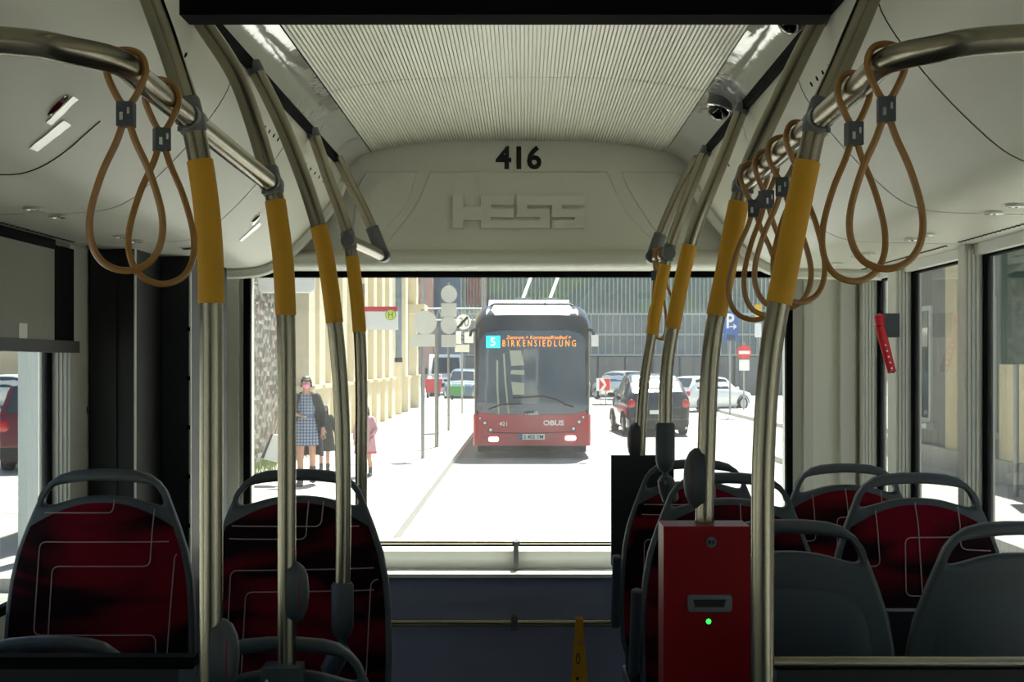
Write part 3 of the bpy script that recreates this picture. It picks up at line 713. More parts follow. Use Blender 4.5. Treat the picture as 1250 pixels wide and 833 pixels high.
# ------------------------------------------------------------------ dome cameras
def dome(px, py, Y, lb, rr=.032):
    c = at(px, py, Y)
    n = Vector((-.35, 0, -1)).normalized(); rot = n.to_track_quat('Z', 'Y').to_matrix()
    top = c-n*.045
    t = thing('dome_camera', lb, 'camera', tuple(top))
    def ring(d, r): return [top+n*d+rot @ Vector((r*math.cos(2*PI*k/22), r*math.sin(2*PI*k/22), 0)) for k in range(22)]
    mb = MB(); mb.grid([ring(-.02, rr*1.2), ring(.016, rr*1.22), ring(.03, rr*1.15), ring(.034, rr)], close_u=True, cap=True); mb.build('base', M_CLAMP, t)
    mb = MB(); mb.grid([ring(.034, rr*.94)]+[ring(.034+rr*math.sin(a), rr*.94*math.cos(a)) for a in (.3, .6, .9, 1.2, 1.45)], close_u=True, cap=True)
    mb.build('dome', mat('dark_dome', (10, 10, 12), rough=.06, coat=.6), t)
    mb = MB(); mb.tube(ring(.033, rr*1.02), .003, 6, closed=True); mb.build('chrome_ring', M_CHROME, t)
dome(876, 138, 3.45, 'dome camera under the right light cover, farther from the black display', .031)
dome(965, 28, 2.5, 'dome camera at the right end of the black display housing', .032)
# ------------------------------------------------------------------ ledge spotlights
sp = local_thing('ceiling_spotlight', 'x', 'light', (0, 0, 0))
mb = MB(); mb.grid([[(rr*1.5*math.cos(2*PI*k/18), rr*math.sin(2*PI*k/18), z) for k in range(18)] for rr, z in ((.013, -.001), (.0135, -.006), (.0105, -.0065), (.0095, .003))], close_u=True); mb.build('bezel', M_CHROME, sp)
mb = MB(); mb.grid([[(rr*1.5*math.cos(2*PI*k/18), rr*math.sin(2*PI*k/18), z) for k in range(18)] for rr, z in ((.0105, -.002), (.004, -.004))], close_u=True, cap=True); mb.build('lens', M_INK, sp)
spots = [(.967, y, 'right') for y in (2.58, 2.70, 3.15, 3.27, 3.68, 3.80, 4.05)]+[(-.985, y, 'left') for y in (2.625, 2.77, 3.2, 3.32)]
nm = {'right': ['nearest', 'second nearest', 'third nearest', 'fourth nearest', 'fifth nearest', 'sixth nearest', 'farthest'], 'left': ['nearest', 'second nearest', 'third nearest', 'farthest']}
cnt = {'right': 0, 'left': 0}
for i, (x, y, s) in enumerate(spots):
    z = cove_z(abs(x-CX))
    lb = '%s small spotlight in the ceiling ledge above the %s windows' % (nm[s][cnt[s]], s); cnt[s] += 1
    if i == 0: sp.location = (x, y, z); sp['label'] = lb; sp['group'] = 'ledge spotlights'
    else: dup(sp, (x, y, z), None, lb, 'ledge spotlights')
# ------------------------------------------------------------------ stickers and small lamps on the left slope
def on_slope(px, py, s):
    "point of the sloping ceiling panel seen behind a pixel"
    best = None
    for u, z in [(a+(b-a)*k/12, za+(zb-za)*k/12) for (a, za), (b, zb) in zip(PROFS, PROFS[1:]) for k in range(12)]:
        x = CX+s*u; Y = x*F/(px-640); e = abs((445-py)*Y/F-z)
        if best is None or e < best[0]: best = (e, Vector((x, Y, 2+z)), u)
    u = best[2]; d = .004; sl = (cove_z(u+d)-cove_z(u-d))/(2*d)
    n = Vector((s*sl, 0, -1)).normalized()
    return best[1], n
def sticker(name, corners, m, lb, cat, grp=None):
    a, b, c, d = [Vector((x, y)) for x, y in corners]; lo, hi = [], []
    for j in range(7):
        v = j/6; r0, r1 = [], []
        for i in range(3):
            q = (a*(1-i/2)+d*i/2)*(1-v)+(b*(1-i/2)+c*i/2)*v
            p, n = on_slope(q.x, q.y, -1); r0.append(p+n*.0008); r1.append(p+n*.0022)
        lo.append(r0); hi.append(r1)
    mb = MB(); mb.grid(lo); mb.grid(hi)
    for r in (0, -1): mb.grid([lo[r], hi[r]])
    for k in (0, -1): mb.grid([[r[k] for r in lo], [r[k] for r in hi]])
    return tag(mb.build(name, m, None, base=hi[3][1]), lb, cat, grp)
sticker('wall_sticker', [(55, 149), (88, 116), (95, 120), (62, 152)], M_FOIL, 'upper white strip sticker on the left ceiling slope, near a purple lamp', 'sticker')
sticker('wall_sticker', [(35, 180), (77, 146), (86, 152), (45, 184)], M_FOIL, 'lower white strip sticker on the left ceiling slope', 'sticker')
sticker('wall_sticker', [(292, 293), (316, 271), (319, 274), (295, 294)], M_FOIL, 'small far white sticker on the left slope beside a yellow sleeve', 'sticker')
sticker('wall_sticker', [(306, 274), (313, 266), (317, 264), (310, 274)], M_FOIL, 'tiny far sticker under a dark red lamp on the left slope', 'sticker')
for (px, py), sz, lb in (((70, 128), .014, 'dark purple indicator lamp on the left slope above the white stickers'), ((312, 266), .012, 'far dark red indicator lamp on the left slope'), ((229, 302), .014, 'red lamp low on the left ceiling ledge beside the black cabinet')):
    p, n = on_slope(px, py, -1); mb = MB(); rot = n.to_track_quat('Z', 'Y').to_matrix()
    t = thing('indicator_lamp', lb, 'lamp', tuple(p)); mb.ball(p, sz*.6, sz*1.5, .007, 12, 6, rot=rot); mb.build('lens', mat('dark_red_lens', (90, 8, 30), rough=.15), t)
    mb = MB(); mb.tube([p+rot @ Vector((sz*.7*math.cos(2*PI*k/14), sz*1.6*math.sin(2*PI*k/14), .001)) for k in range(14)], .002, 6, closed=True); mb.build('rim', M_CHROME, t)
# hatch line on the left slope (thin dark joint with a rounded corner)
for s, pix, nmz in ((-1, [(0, 213), (22, 212), (42, 207), (62, 197), (85, 180), (105, 162), (122, 147)], 6),):
    mb = MB(); rows = []
    for px, py in pix:
        p, n = on_slope(px, py, s); rows.append(p+n*.0004)
    mb.tube(catmull(rows, 4), .0016, 5); struct('trim_%d' % nmz, mb, M_DARK)
# ================================================================== the street behind the bus
M_ROAD = mat('pale_asphalt', (158, 156, 152), rough=.85, var=.12, scale=3, bump=.05, spec=.12)
M_PAVE = mat('pale_paving', (176, 172, 164), rough=.8, var=.1, scale=4)
M_KERB = mat('kerb_granite', (178, 175, 168), rough=.8, var=.15, scale=20)
M_CREAM = mat('cream_render', (224, 213, 186), rough=.85, var=.07, scale=2.5)
M_CREAM2 = mat('cream_plinth', (218, 207, 180), rough=.85, var=.09, scale=3)
M_ZINC = mat('zinc_pipe', (120, 136, 150), rough=.45, metal=.4, var=.1)
M_POST = mat('galvanised_post', (150, 154, 152), rough=.5, metal=.5, var=.1)
M_SIGNB = mat('sign_back', (198, 200, 198), rough=.6, var=.05)
mb = MB(); mb.box(-80, 90, -30, 150, -.3, 0); struct('ground', mb, M_ROAD)
mb = MB(); mb.box(-5.06, -1.5, 11.5, 78, 0, .12); mb.box(-30, -5.06, 11.5, 78, 0, .06); PAVE = struct('trim_8', mb, M_PAVE)
for k in range(9):
    mb = MB(); mb.box(-14, -5.4, 17.0+k*1.5, 17.75+k*1.5, .055, .066); mb.build('crosswalk_stripe', mat('road_paint', (222, 222, 218), rough=.7), PAVE)
kb = MB(); kb.box(-.075, .075, -.49, .49, -.02, .125); kb.bevel(.012); kme = kb.mesh('kerb_stone', M_KERB)
def kerb(x, ys, parent, z=0.0):
    for y in ys:
        o = bpy.data.objects.new('kerb_stone', kme); COL.objects.link(o); o.parent = parent; o.location = (x, y, z)
kerb(-1.5, [12+i for i in range(60)], PAVE)
mb = MB(); mb.box(8.15, 30, 38, 78, 0, .12); mb.box(5.15, 7.6, 2, 27, 0, .12); P2 = struct('trim_9', mb, M_PAVE)
kerb(8.15, [38.5+i for i in range(16)], P2); kerb(5.15, [8+i for i in range(16)], P2)
# stone wall, grass strip, white pier
t = thing('rubble_wall', 'rough grey rubble stone wall at the far left of rear window', 'wall', (-5.1, 20.5, .12))
rng = random.Random(3)
rows = []
NY, NZ = 170, 70
for j in range(NZ+1):
    z = .1+6.2*j/NZ
    rows.append([(-4.93+.045*(rng.random()-.5), 13.2+15.0*i/NY, z) for i in range(NY+1)])
mb = MB(); mb.grid(rows)
for pts in ([(-4.93, 28.2, .1), (-5.03, 28.2, .1), (-5.03, 28.2, 6.3), (-4.93, 28.2, 6.3)], [(-4.93, 13.2, .1), (-5.03, 13.2, .1), (-5.03, 13.2, 6.3), (-4.93, 13.2, 6.3)], [(-5.03, 13.2, .1), (-5.03, 28.2, .1), (-5.03, 28.2, 6.3), (-5.03, 13.2, 6.3)]): mb.poly(pts)
def rubble_mat():
    m = mat('rubble_stone', (126, 120, 110), rough=.95, var=.2, scale=6, bump=.4)
    n, l = m.node_tree.nodes, m.node_tree.links; p = n['Principled BSDF']; base = p.inputs['Base Color'].links[0].from_socket
    tc = n.new('ShaderNodeTexCoord'); vo = n.new('ShaderNodeTexVoronoi'); vo.inputs['Scale'].default_value = 4.5
    l.new(tc.outputs['Object'], vo.inputs['Vector']); mr = n.new('ShaderNodeMapRange'); mr.inputs[1].default_value = .6; mr.inputs[2].default_value = 1.3
    sx = n.new('ShaderNodeSeparateColor'); l.new(vo.outputs['Color'], sx.inputs[0]); l.new(sx.outputs[0], mr.inputs[0])
    mx = n.new('ShaderNodeMix'); mx.data_type = 'RGBA'; l.new(mr.outputs[0], mx.inputs[0]); l.new(base, mx.inputs[6]); mx.inputs[7].default_value = lin((130, 102, 88))
    l.new(mx.outputs[2], p.inputs['Base Color']); return m
mb.build('stone_face', rubble_mat(), t, smooth=0)
mb = MB(); mb.box(-5.06, -4.88, 13.2, 28.2, 6.3, 6.5); mb.build('coping', M_KERB, t)
mb = MB()
for k in range(1500):
    y = 13.2+15*rng.random(); x = -4.82+.5*rng.random()**2; h = .08+.16*rng.random(); a = rng.random()*6.3; w = .012
    p = Vector((x, y, .115)); d = Vector((math.cos(a)*w, math.sin(a)*w, 0)); tip = p+Vector((rng.uniform(-.06, .06), rng.uniform(-.06, .06), h))
    mb.poly([p-d, p+d, tip])
tag(mb.build('grass_strip', mat('grass_green', (112, 128, 66), rough=.9, var=.3), base=(-4.7, 20, .12), smooth=0), 'strip of green grass growing along the rubble wall foot', 'grass', kind='stuff')
t = thing('white_pier', 'tall pale pier at the near end of the rubble wall, seen through left window', 'pier', (-4.7, 12.48, .12))
mb = MB(); mb.box(-4.79, -4.60, 12.4, 12.56, .12, 3.6); mb.bevel(.02); mb.build('shaft', mat('white_paint', (214, 220, 218), rough=.5, var=.04), t)
mb = MB(); mb.box(-4.82, -4.57, 12.37, 12.59, 3.6, 3.7); mb.build('cap', M_KERB, t)
# white rounded board in place of a reflection on the window glass, brackets added
t = thing('reflection_board', 'white rounded board standing in for a glass reflection at window top left', 'sign', (-4.2, 22.0, 3.3))
a, b = at(315, 358, 22), at(385, 300, 22)
mb = plate([rrect(a.x, a.z, b.x, b.z, .1)], .08, .02); bmesh.ops.translate(mb.bm, verts=mb.bm.verts, vec=(0, 22, 0)); mb.build('board', M_WHITE, t)
mb = MB()
for z in (a.z+.15, b.z-.15): mb.cyl((-4.9, 22, z), (a.x+.05, 22, z), .02, 8)
mb.build('bracket', M_POST, t)
# cream building with pilasters
t = thing('cream_building', 'cream rendered building with pilasters on plinths along the left pavement', 'building', (-5.5, 43, .12))
mb = MB(); mb.box(-9, -5.05, 28.2, 58.2, .1, 9); mb.build('wall', M_CREAM, t)
pm = MB(); pm.box(-.24, .14, -.42, .42, 1.42, 8.8); pm.bevel(.02, 1); pme = pm.mesh('pilaster', M_CREAM)
qm = MB(); qm.box(-.24, .24, -.5, .5, 0, 1.34); qm.box(-.24, .29, -.55, .55, 1.34, 1.42); qm.bevel(.015, 1); qme = qm.mesh('plinth', M_CREAM2)
for y in (28.9, 30.4, 32.2, 34.2, 36.4, 38.8, 41.2, 43.6, 45.9, 52.2, 57.4):
    for me, nme in ((pme, 'pilaster'), (qme, 'plinth')):
        o = bpy.data.objects.new(nme, me); COL.objects.link(o); o.parent = t; o.location = Vector((-4.82, y, .12))-Vector((-5.5, 43, .12))
for z in (2.7, 4.2):
    mb = MB(); mb.box(-5.06, -5.02, 28.2, 58.2, z, z+.03); mb.build('joint_line', M_CREAM2, t)
mb = MB(); mb.box(-5.06, -4.95, 53.6, 56.2, .12, 4.2); mb.build('doorway', mat('taupe_door', (176, 164, 140), rough=.8, var=.08), t)
mb = MB(); mb.box(-5.3, -4.3, 56.5, 58.4, 4.2, 4.6); mb.build('canopy', M_CREAM2, t)
t = thing('downpipe', 'blue-grey downpipe on the cream building, ending in a cream standpipe', 'pipe', (-4.72, 49.2, .12))
mb = MB(); mb.tube([(-4.72, 49.2, 9), (-4.72, 49.2, 2.6), (-4.72, 49.2, 2.2)], .12, 12); mb.build('upper_pipe', M_ZINC, t)
mb = MB(); mb.cyl((-4.72, 49.2, 2.25), (-4.72, 49.2, 2.08), .15, 12); mb.build('collar', M_DARK, t)
mb = MB(); mb.cyl((-4.72, 49.2, 2.1), (-4.72, 49.2, .12), .12, 12); mb.build('standpipe', M_CREAM2, t)
# bus-stop sign
Ys = 26.0
p = at(443, 0, Ys)
t = thing('bus_stop_sign', 'white bus stop board with red stripe and green-yellow H disc', 'sign', (p.x, Ys, .12))
mb = MB(); mb.cyl((p.x, Ys, .12), (p.x, Ys, 3.6), .04, 12); mb.build('post', M_POST, t)
a, b = at(444, 403, Ys), at(486, 374.5, Ys)
mb = MB(); mb.box(a.x, b.x, Ys-.015, Ys+.015, a.z, b.z); bo = mb.build('board', M_WHITE, t)
c = at(0, 380.5, Ys).z
mb = MB(); mb.box(a.x, b.x, Ys-.02, Ys-.015, c, b.z); mb.build('red_stripe', mat('stripe_red', (214, 62, 80), rough=.5), bo)
q = at(477, 384.5, Ys)
mb = MB(); mb.cyl((q.x, Ys-.03, q.z), (q.x, Ys-.018, q.z), .107, 28); d = mb.build('green_rim', mat('sign_green', (70, 150, 60), rough=.5), bo)
mb = MB(); mb.cyl((q.x, Ys-.034, q.z), (q.x, Ys-.018, q.z), .094, 28); mb.build('yellow_disc', mat('sign_yellow', (224, 224, 60), rough=.5), bo)
writing('H', (q.x-.048, q.z-.06, q.x+.048, q.z+.06), Ys-.037, .004, bold=.02).build('letter', mat('sign_green', ()), bo)
writing('ooooo oooooo ooooo', (at(447, 0, Ys).x, at(0, 379.3, Ys).z, at(471, 0, Ys).x, at(0, 377, Ys).z), Ys-.022, .002).build('stripe_text', M_WHITE, bo) if False else None
# traffic signs seen from behind
def sign_post(lb, px, py_base, py_top, items, z0=.12, r=.035, name='traffic_sign'):
    Y = (2-z0)*F/(py_base-445); p = at(px, py_base, Y)
    t = thing(name, lb, 'sign', (p.x, Y, z0)); top = at(px, py_top, Y)
    mb = MB(); mb.cyl((p.x, Y, z0), (top.x, Y, top.z), r, 12); mb.build('post', M_POST, t)
    for kind, x0, y0, x1, y1, m, nme in items:
        a, b = at(x0, y1, Y), at(x1, y0, Y); cx, cz = (a.x+b.x)/2, (a.z+b.z)/2
        mb = MB()
        if kind == 'disc': mb.grid([[(cx+(b.x-a.x)/2*f*math.cos(2*PI*k/32), Y-.05-d, cz+(b.z-a.z)/2*f*math.sin(2*PI*k/32)) for k in range(32)] for f, d in ((1, 0), (1, .02))], close_u=True, cap=True)
        else: mb.box(a.x, b.x, Y-.07, Y-.05, a.z, b.z); mb.bevel(.012)
        pl = mb.build(nme, m, t)
        mb = MB()
        for z in (cz-.08, cz+.08): mb.box(p.x-.06, p.x+.06, Y-.052, Y+.04, z-.018, z+.018)
        mb.build('clamp', M_POST, pl)
    return t, Y
M_CREAMS = mat('cream_sign_back', (222, 220, 208), rough=.6, var=.04)
t, Y = sign_post('pale disc and square plate on a post, nearest sign post by the kerb', 516, 560, 378, [('disc', 503.5, 379.5, 533.5, 408.5, M_CREAMS, 'round_plate'), ('box', 502, 408.5, 531, 423.5, M_CREAMS, 'square_plate')])
sign_post('plain thin post between two sign posts, no plate', 533, 546, 399, [], r=.05, name='bare_post')
sign_post('tallest sign post with two grey discs and a plate between', 547.5, 526, 345, [('disc', 538.5, 348.5, 558, 370, M_SIGNB, 'upper_disc'), ('box', 538.5, 370.5, 557.5, 387, M_SIGNB, 'square_plate'), ('disc', 538, 386, 558, 408, M_SIGNB, 'lower_disc'), ('box', 539, 409, 557, 424, M_SIGNB, 'small_plate')])
t, Y = sign_post('farthest sign post with a struck-out speed limit disc on top', 564, 505, 384, [('disc', 556.5, 384, 575, 402.5, M_WHITE, 'round_plate'), ('box', 556.5, 404.5, 563, 420, M_WHITE, 'left_plate'), ('box', 567, 405.5, 578, 419, M_WHITE, 'right_plate'), ('box', 555.5, 421, 573, 430, M_CREAMS, 'low_plate')])
a, b = at(560.5, 399, Y), at(572.5, 388, Y)
writing('30', (a.x, a.z, b.x, b.z), Y-.075, .004).build('digits', mat('sign_grey', (120, 122, 122), rough=.6), t)
a, b = at(558.5, 400.5, Y-.08), at(571, 387, Y-.08); d = Vector((b.x-a.x, 0, b.z-a.z)).normalized(); nn = Vector((-d.z, 0, d.x))*.045
mb = MB(); mb.poly([a+nn, a-nn, b-nn, b+nn]); mb.solid(.006); mb.build('strike_bar', M_INK, t)
# parking sign, no entry sign, chevron, yellow plate
M_BLUE = mat('sign_blue', (42, 92, 170), rough=.5, var=.05); M_SRED = mat('sign_red', (216, 40, 50), rough=.5, var=.05)
t, Y = sign_post('blue parking sign with white P and arrow right of a pole', 891, 506, 378, [('box', 883, 380.5, 900.5, 416.5, M_BLUE, 'blue_plate')])
a, b = at(886.5, 401, Y), at(896, 383, Y); writing('P', (a.x, a.z, b.x, b.z), Y-.073, .004, bold=.02).build('letter', M_WHITE, t)
mb = MB(); q = at(894, 399, Y); mb.box(q.x-.12, q.x+.1, Y-.078, Y-.073, q.z-.02, q.z+.02)
mb.poly([(q.x+.16, Y-.0755, q.z), (q.x+.03, Y-.0755, q.z+.11), (q.x+.03, Y-.0755, q.z+.05), (q.x+.09, Y-.0755, q.z), (q.x+.03, Y-.0755, q.z-.05), (q.x+.03, Y-.0755, q.z-.11)]); mb.build('arrow', M_WHITE, t)
a, b = at(887, 415, Y), at(897, 409, Y); mb = MB(); mb.box(a.x, b.x, Y-.076, Y-.07, a.z, b.z); mb.build('small_pictogram', mat('dark_pictogram', (40, 50, 60)), t)
t, Y = sign_post('red no entry disc with white bar above a white plate', 908, 500, 418, [('disc', 899.5, 421.5, 917, 439, M_SRED, 'red_disc'), ('box', 902, 439.5, 914.5, 452.5, M_WHITE, 'white_plate')])
a, b = at(901.5, 432.5, Y), at(915, 428.5, Y); mb = MB(); mb.box(a.x, b.x, Y-.08, Y-.072, a.z, b.z); mb.build('white_bar', M_WHITE, t)
t, Y = sign_post('yellow and white plate pair high beside the nearest right pole', 927, 512, 368, [('box', 921, 372, 929, 392, mat('plate_yellow', (226, 180, 40), rough=.5), 'yellow_plate'), ('box', 921, 395, 929, 412, M_WHITE, 'white_plate')])
Y = 2*F/50
t = thing('chevron_board', 'red and white chevron board on two short legs right of bus', 'sign', (at(736, 0, Y).x, Y, 0))
a, b = at(728, 477.5, Y), at(745, 462, Y)
mb = MB(); mb.box(a.x, b.x, Y-.03, Y, a.z, b.z); mb.bevel(.02); bo = mb.build('board', M_WHITE, t)
w, h = b.x-a.x, b.z-a.z
mb = MB()
for f0, f1 in ((.2, .55),): mb.prism([(a.x+w*f0, a.z+.02), (a.x+w*f0, b.z-.02), (a.x+w*f1, (a.z+b.z)/2)], Y-.036, Y-.03)
mb.prism([(a.x+w*.5, a.z+.02), (a.x+w*.72, (a.z+b.z)/2), (a.x+w*.5, b.z-.02), (a.x+w-.02, b.z-.02), (a.x+w-.02, a.z+.02)], Y-.036, Y-.03); mb.build('red_chevron', M_SRED, bo)
for px in (733, 739.5):
    mb = MB(); x = at(px, 0, Y).x; mb.box(x-.02, x+.02, Y-.02, Y+.02, 0, a.z+.1); mb.build('leg', M_POST, t)
mb = MB(); mb.box(a.x-.2, b.x+.3, Y-.15, Y+.15, 0, .06); mb.build('foot', M_DARK, t)

# ------------------------------------------------------------------ vehicles
M_CARGLASS = mat('car_glass', (38, 48, 54), rough=.04, var=.05, spec=.8, coat=.5)
M_TYRE = mat('tyre', (24, 24, 25), rough=.8, var=.1); M_RIM = mat('alloy_rim', (170, 172, 174), rough=.3, metal=.8)
M_TAIL = mat('tail_lamp', (190, 20, 24), rough=.15, coat=.6); M_HEAD = mat('head_lamp', (225, 228, 230), rough=.1, coat=.6)
M_PLATE = mat('number_plate', (232, 232, 226), rough=.5, var=.03)
def wheel(parent, x, y, r, s, w=.2):
    mb = MB(); mb.tube([(x-w/2, y, r), (x-w/2+.03, y, r), (x+w/2-.03, y, r), (x+w/2, y, r)], [r*.92, r, r, r*.92], 26); t_ = mb.build('wheel', M_TYRE, parent)
    mb = MB(); xo = x+s*(w/2+.004); mb.cyl((xo-s*.05, y, r), (xo, y, r), r*.64, 20, r*.6)
    for k in range(5):
        a = 2*PI*k/5; c = Vector((xo+s*.008, y+math.cos(a)*r*.32, r+math.sin(a)*r*.32)); mb.ball(c, .01, r*.1, r*.1, 8, 5)
    mb.build('rim', M_RIM, t_)
def car(label, loc, rz, L, Wd, H, paint, group=None, style='hatch'):
    "car with its nose towards local +y, origin on the ground below its middle"
    t = local_thing('car', label, 'car', loc, rz, group)
    hw = Wd/2; b = H*.60
    # stations: y fraction from tail, belt height, roof height, shoulder half width, roof half width
    if style == 'hatch':
        ST = [(-.5, .50, .55, .84, .80), (-.485, b*.97, b*.99, .93, .86), (-.44, b, b+(H-b)*.35, .97, .84), (-.37, b, H*.955, .98, .74), (-.25, b, H*.995, 1, .72), (-.05, b*.99, H, 1, .72), (.1, b*.98, H*.955, 1, .71), (.25, b*.96, b*1.02, .99, .86), (.36, b*.93, b*.95, .96, .86), (.45, b*.84, b*.86, .9, .82), (.495, b*.55, b*.6, .8, .74)]
    else:
        ST = [(-.5, .52, .56, .86, .82), (-.49, b*.97, b*.99, .94, .9), (-.465, b, b+(H-b)*.4, .98, .86), (-.42, b, H*.97, .99, .76), (-.25, b, H*.998, 1, .74), (-.02, b*.99, H, 1, .74), (.14, b*.98, H*.94, 1, .73), (.28, b*.97, b*1.03, .99, .86), (.38, b*.93, b*.95, .96, .86), (.455, b*.82, b*.85, .9, .82), (.495, b*.55, b*.6, .8, .74)]
    if style == 'mpv':
        ST = [(-.5, .50, .56, .88, .84), (-.488, b*.97, b*.99, .95, .91), (-.45, b, b+(H-b)*.24, .98, .86), (-.36, b, b+(H-b)*.64, .99, .80), (-.26, b, H*.965, 1, .74), (-.1, b*.99, H, 1, .73), (.1, b*.98, H*.96, 1, .72), (.27, b*.96, b*1.02, .99, .86), (.37, b*.93, b*.95, .96, .86), (.45, b*.84, b*.86, .9, .82), (.495, b*.55, b*.6, .8, .74)]
    rows, info = [], []
    for fy, zb, zr, ws, wr in ST:
        y = fy*L; w, r = hw*ws, hw*wr; lo = .17 if abs(fy) < .48 else .26
        half = [(0, lo), (w*.86, lo), (w*.97, lo+.08), (w, (lo+zb)/2+.05), (w*.985, zb*.97), (w*.96, zb), ((w*.96+r)/2+.02, (zb+zr)/2), (r, zr-.03*(zr-zb)/max(.01, H-b)), (r*.9, zr-.005), (r*.5, zr+.012), (0, zr+.016)]
        rows.append([(x, y, z) for x, z in half]+[(-x, y, z) for x, z in reversed(half[1:-1])]); info.append((y, w*.96, zb, r, zr))
    mb = MB(); mb.grid(rows, close_u=True, cap=True); body = mb.build('body', paint, t, smooth=50)
    def strip(i0, i1, s):
        P = [info[k] for k in range(i0, i1+1)]; lo, hi = [], []
        for k, (y, w, zb, r, zr) in enumerate(P):
            if zr-zb < .12: continue
            for lst, f in ((lo, .12), (hi, .86)): lst.append((s*(w+(r-w)*f+.012), y, zb+(zr-zb)*f))
        m2 = MB(); m2.grid([lo, hi]); m2.build('side_window', M_CARGLASS, t)
    for s in (-1, 1): strip(3, 4, s); strip(4, 6, s)
    def across(i, j, f0, f1, nme):
        A, B = info[i], info[j]
        def pt(f, u, off):
            y = A[0]+(B[0]-A[0])*f; z = A[4]+(B[4]-A[4])*f; r = (A[3]+(B[3]-A[3])*f)*.88
            return (u*r, y+off, z+.02-.0*abs(u))
        off = -.014 if i < 5 else .014
        m2 = MB(); m2.grid([[pt(f, u/4, off) for u in range(-4, 5)] for f in (f0, (f0+f1)/2, f1)]); m2.build(nme, M_CARGLASS, t)
    across(2, 4 if style == 'mpv' else 3, 0.0 if style == 'mpv' else -.25 if style == 'hatch' else -.5, .92, 'rear_window'); across(7, 6, .08, .92, 'windscreen')
    r = .315
    for fy in (-.30, .31):
        for s in (-1, 1): wheel(t, s*(hw-.1), fy*L, r, s)
        for s in (-1, 1):
            m2 = MB(); m2.tube([(s*(hw+.002), fy*L+math.cos(a)*(r+.045), r+math.sin(a)*(r+.045)) for a in [PI*k/12 for k in range(13)]], .022, 6); m2.build('wheel_arch', M_DARK, t)
    for s in (-1, 1):
        m2 = MB(); m2.ball((s*hw*.83, -.487*L, b*.86), .12, .05, .13, 12, 8); m2.build('tail_lamp', M_TAIL, t)
        m2 = MB(); m2.ball((s*hw*.72, .45*L, b*.72), .16, .1, .09, 12, 8); m2.build('head_lamp', M_HEAD, t)
        m2 = MB(); m2.ball((s*(hw+.07), .2*L, b+.06), .11, .06, .075, 10, 7); m2.build('wing_mirror', paint if style == 'hatch' else M_DARK, t)
    m2 = MB(); m2.box(-hw*.9, hw*.9, -.503*L, -.47*L, .26, .46); m2.bevel(.03); bp = m2.build('rear_bumper', paint if style == 'hatch' else M_DARK, t)
    m2 = MB(); m2.box(-.26, .26, -.508*L, -.5*L, .62 if style != 'hatch' else .33, .73 if style != 'hatch' else .44); m2.build('number_plate', M_PLATE, t)
    m2 = MB(); m2.box(-hw*.8, hw*.8, -.502*L, -.48*L, .2, .27); m2.build('bumper_strip', M_DARK, bp)
    return t
P_BLACK = mat('black_car_paint', (34, 36, 42), rough=.18, coat=.8, var=.05); P_SILV = mat('silver_car_paint', (206, 209, 210), rough=.25, metal=.5, coat=.5, var=.05)
P_WHITE = mat('white_car_paint', (226, 228, 228), rough=.25, coat=.6, var=.03)
car('black car seen from behind in the opposite lane, nearest of the cars', (3.62, 38.4, 0), math.radians(3), 4.2, 1.82, 1.74, P_BLACK, style='mpv')
car('white hatchback turning right, seen from its rear right corner', (7.9, 56.3, 0), math.radians(-52), 4.0, 1.76, 1.5, P_WHITE)
car('silver estate car parked near the facade behind the chevron board', (5.45, 74.5, 0), math.radians(24), 4.2, 1.8, 1.62, P_SILV, style='suv')
car('blue-grey car far down the street left of the bus', (-3.3, 74, 0), math.radians(172), 4.4, 1.85, 1.75, mat('blue_grey_paint', (92, 110, 128), rough=.25, coat=.6), style='suv')
car('white car far away seen through the left side window', (-22.8, 58, 0), math.radians(60), 4.2, 1.8, 1.55, P_WHITE)
car('maroon car parked beyond the pale pier, seen through left window', (-8.95, 25.4, .06), math.radians(12), 4.2, 1.75, 1.6, mat('maroon_paint', (104, 22, 34), rough=.3, coat=.5), style='suv')
# white van and barrows behind the sign posts
Y = 80.0
t = local_thing('delivery_van', 'white van facing us far down the street between sign posts', 'van', (at(543, 0, Y).x, Y, 0))
pr = [(0, .3), (0, .95), (.25, 1.15), (.75, 1.3), (1.45, 2.5), (1.7, 2.62), (5, 2.65), (5.05, .3)]
mb = MB(); mb.prism(pr, -1.05, 1.05, 'x'); mb.bevel(.08); mb.build('body', P_WHITE, t)
mb = MB(); mb.poly([(-.88, .80, 1.42), (.88, .80, 1.42), (.8, 1.40, 2.4), (-.8, 1.40, 2.4)]); mb.solid(.02)
bmesh.ops.translate(mb.bm, verts=mb.bm.verts, vec=(0, -.03, .02)); mb.build('windscreen', M_CARGLASS, t)
mb = MB(); mb.box(-.6, .6, -.02, .02, .6, .85); mb.build('grille', M_DARK, t)
for s in (-1, 1):
    mb = MB(); mb.box(s*.9-.14, s*.9+.14, -.02, .06, .72, .95); mb.bevel(.03); mb.build('head_lamp', M_HEAD, t)
    mb = MB(); mb.box(s*1.2-.1, s*1.2+.1, .7, .8, 1.4, 1.75); mb.bevel(.03); mb.build('wing_mirror', M_DARK, t)
    wheel(t, s*.9, 1.0, .34, s); wheel(t, s*.9, 4.2, .34, s)
def barrow(px, w, h, m, lb, Y):
    t = local_thing('street_barrow', lb, 'cart', (at(px, 0, Y).x, Y, 0))
    mb = MB(); mb.prism([(-w/2*.8, .35), (w/2*.8, .35), (w/2, h), (-w/2, h)], -.4, .4); mb.bevel(.03); mb.build('tub', m, t)
    for s in (-1, 1): wheel(t, s*w*.32, 0, .2, s, .1)
    mb = MB(); mb.tube([(-w*.4, .4, h*.9), (-w*.4, .75, h*1.2), (w*.4, .75, h*1.2), (w*.4, .4, h*.9)], .025, 8); mb.build('handle', M_POST, t)
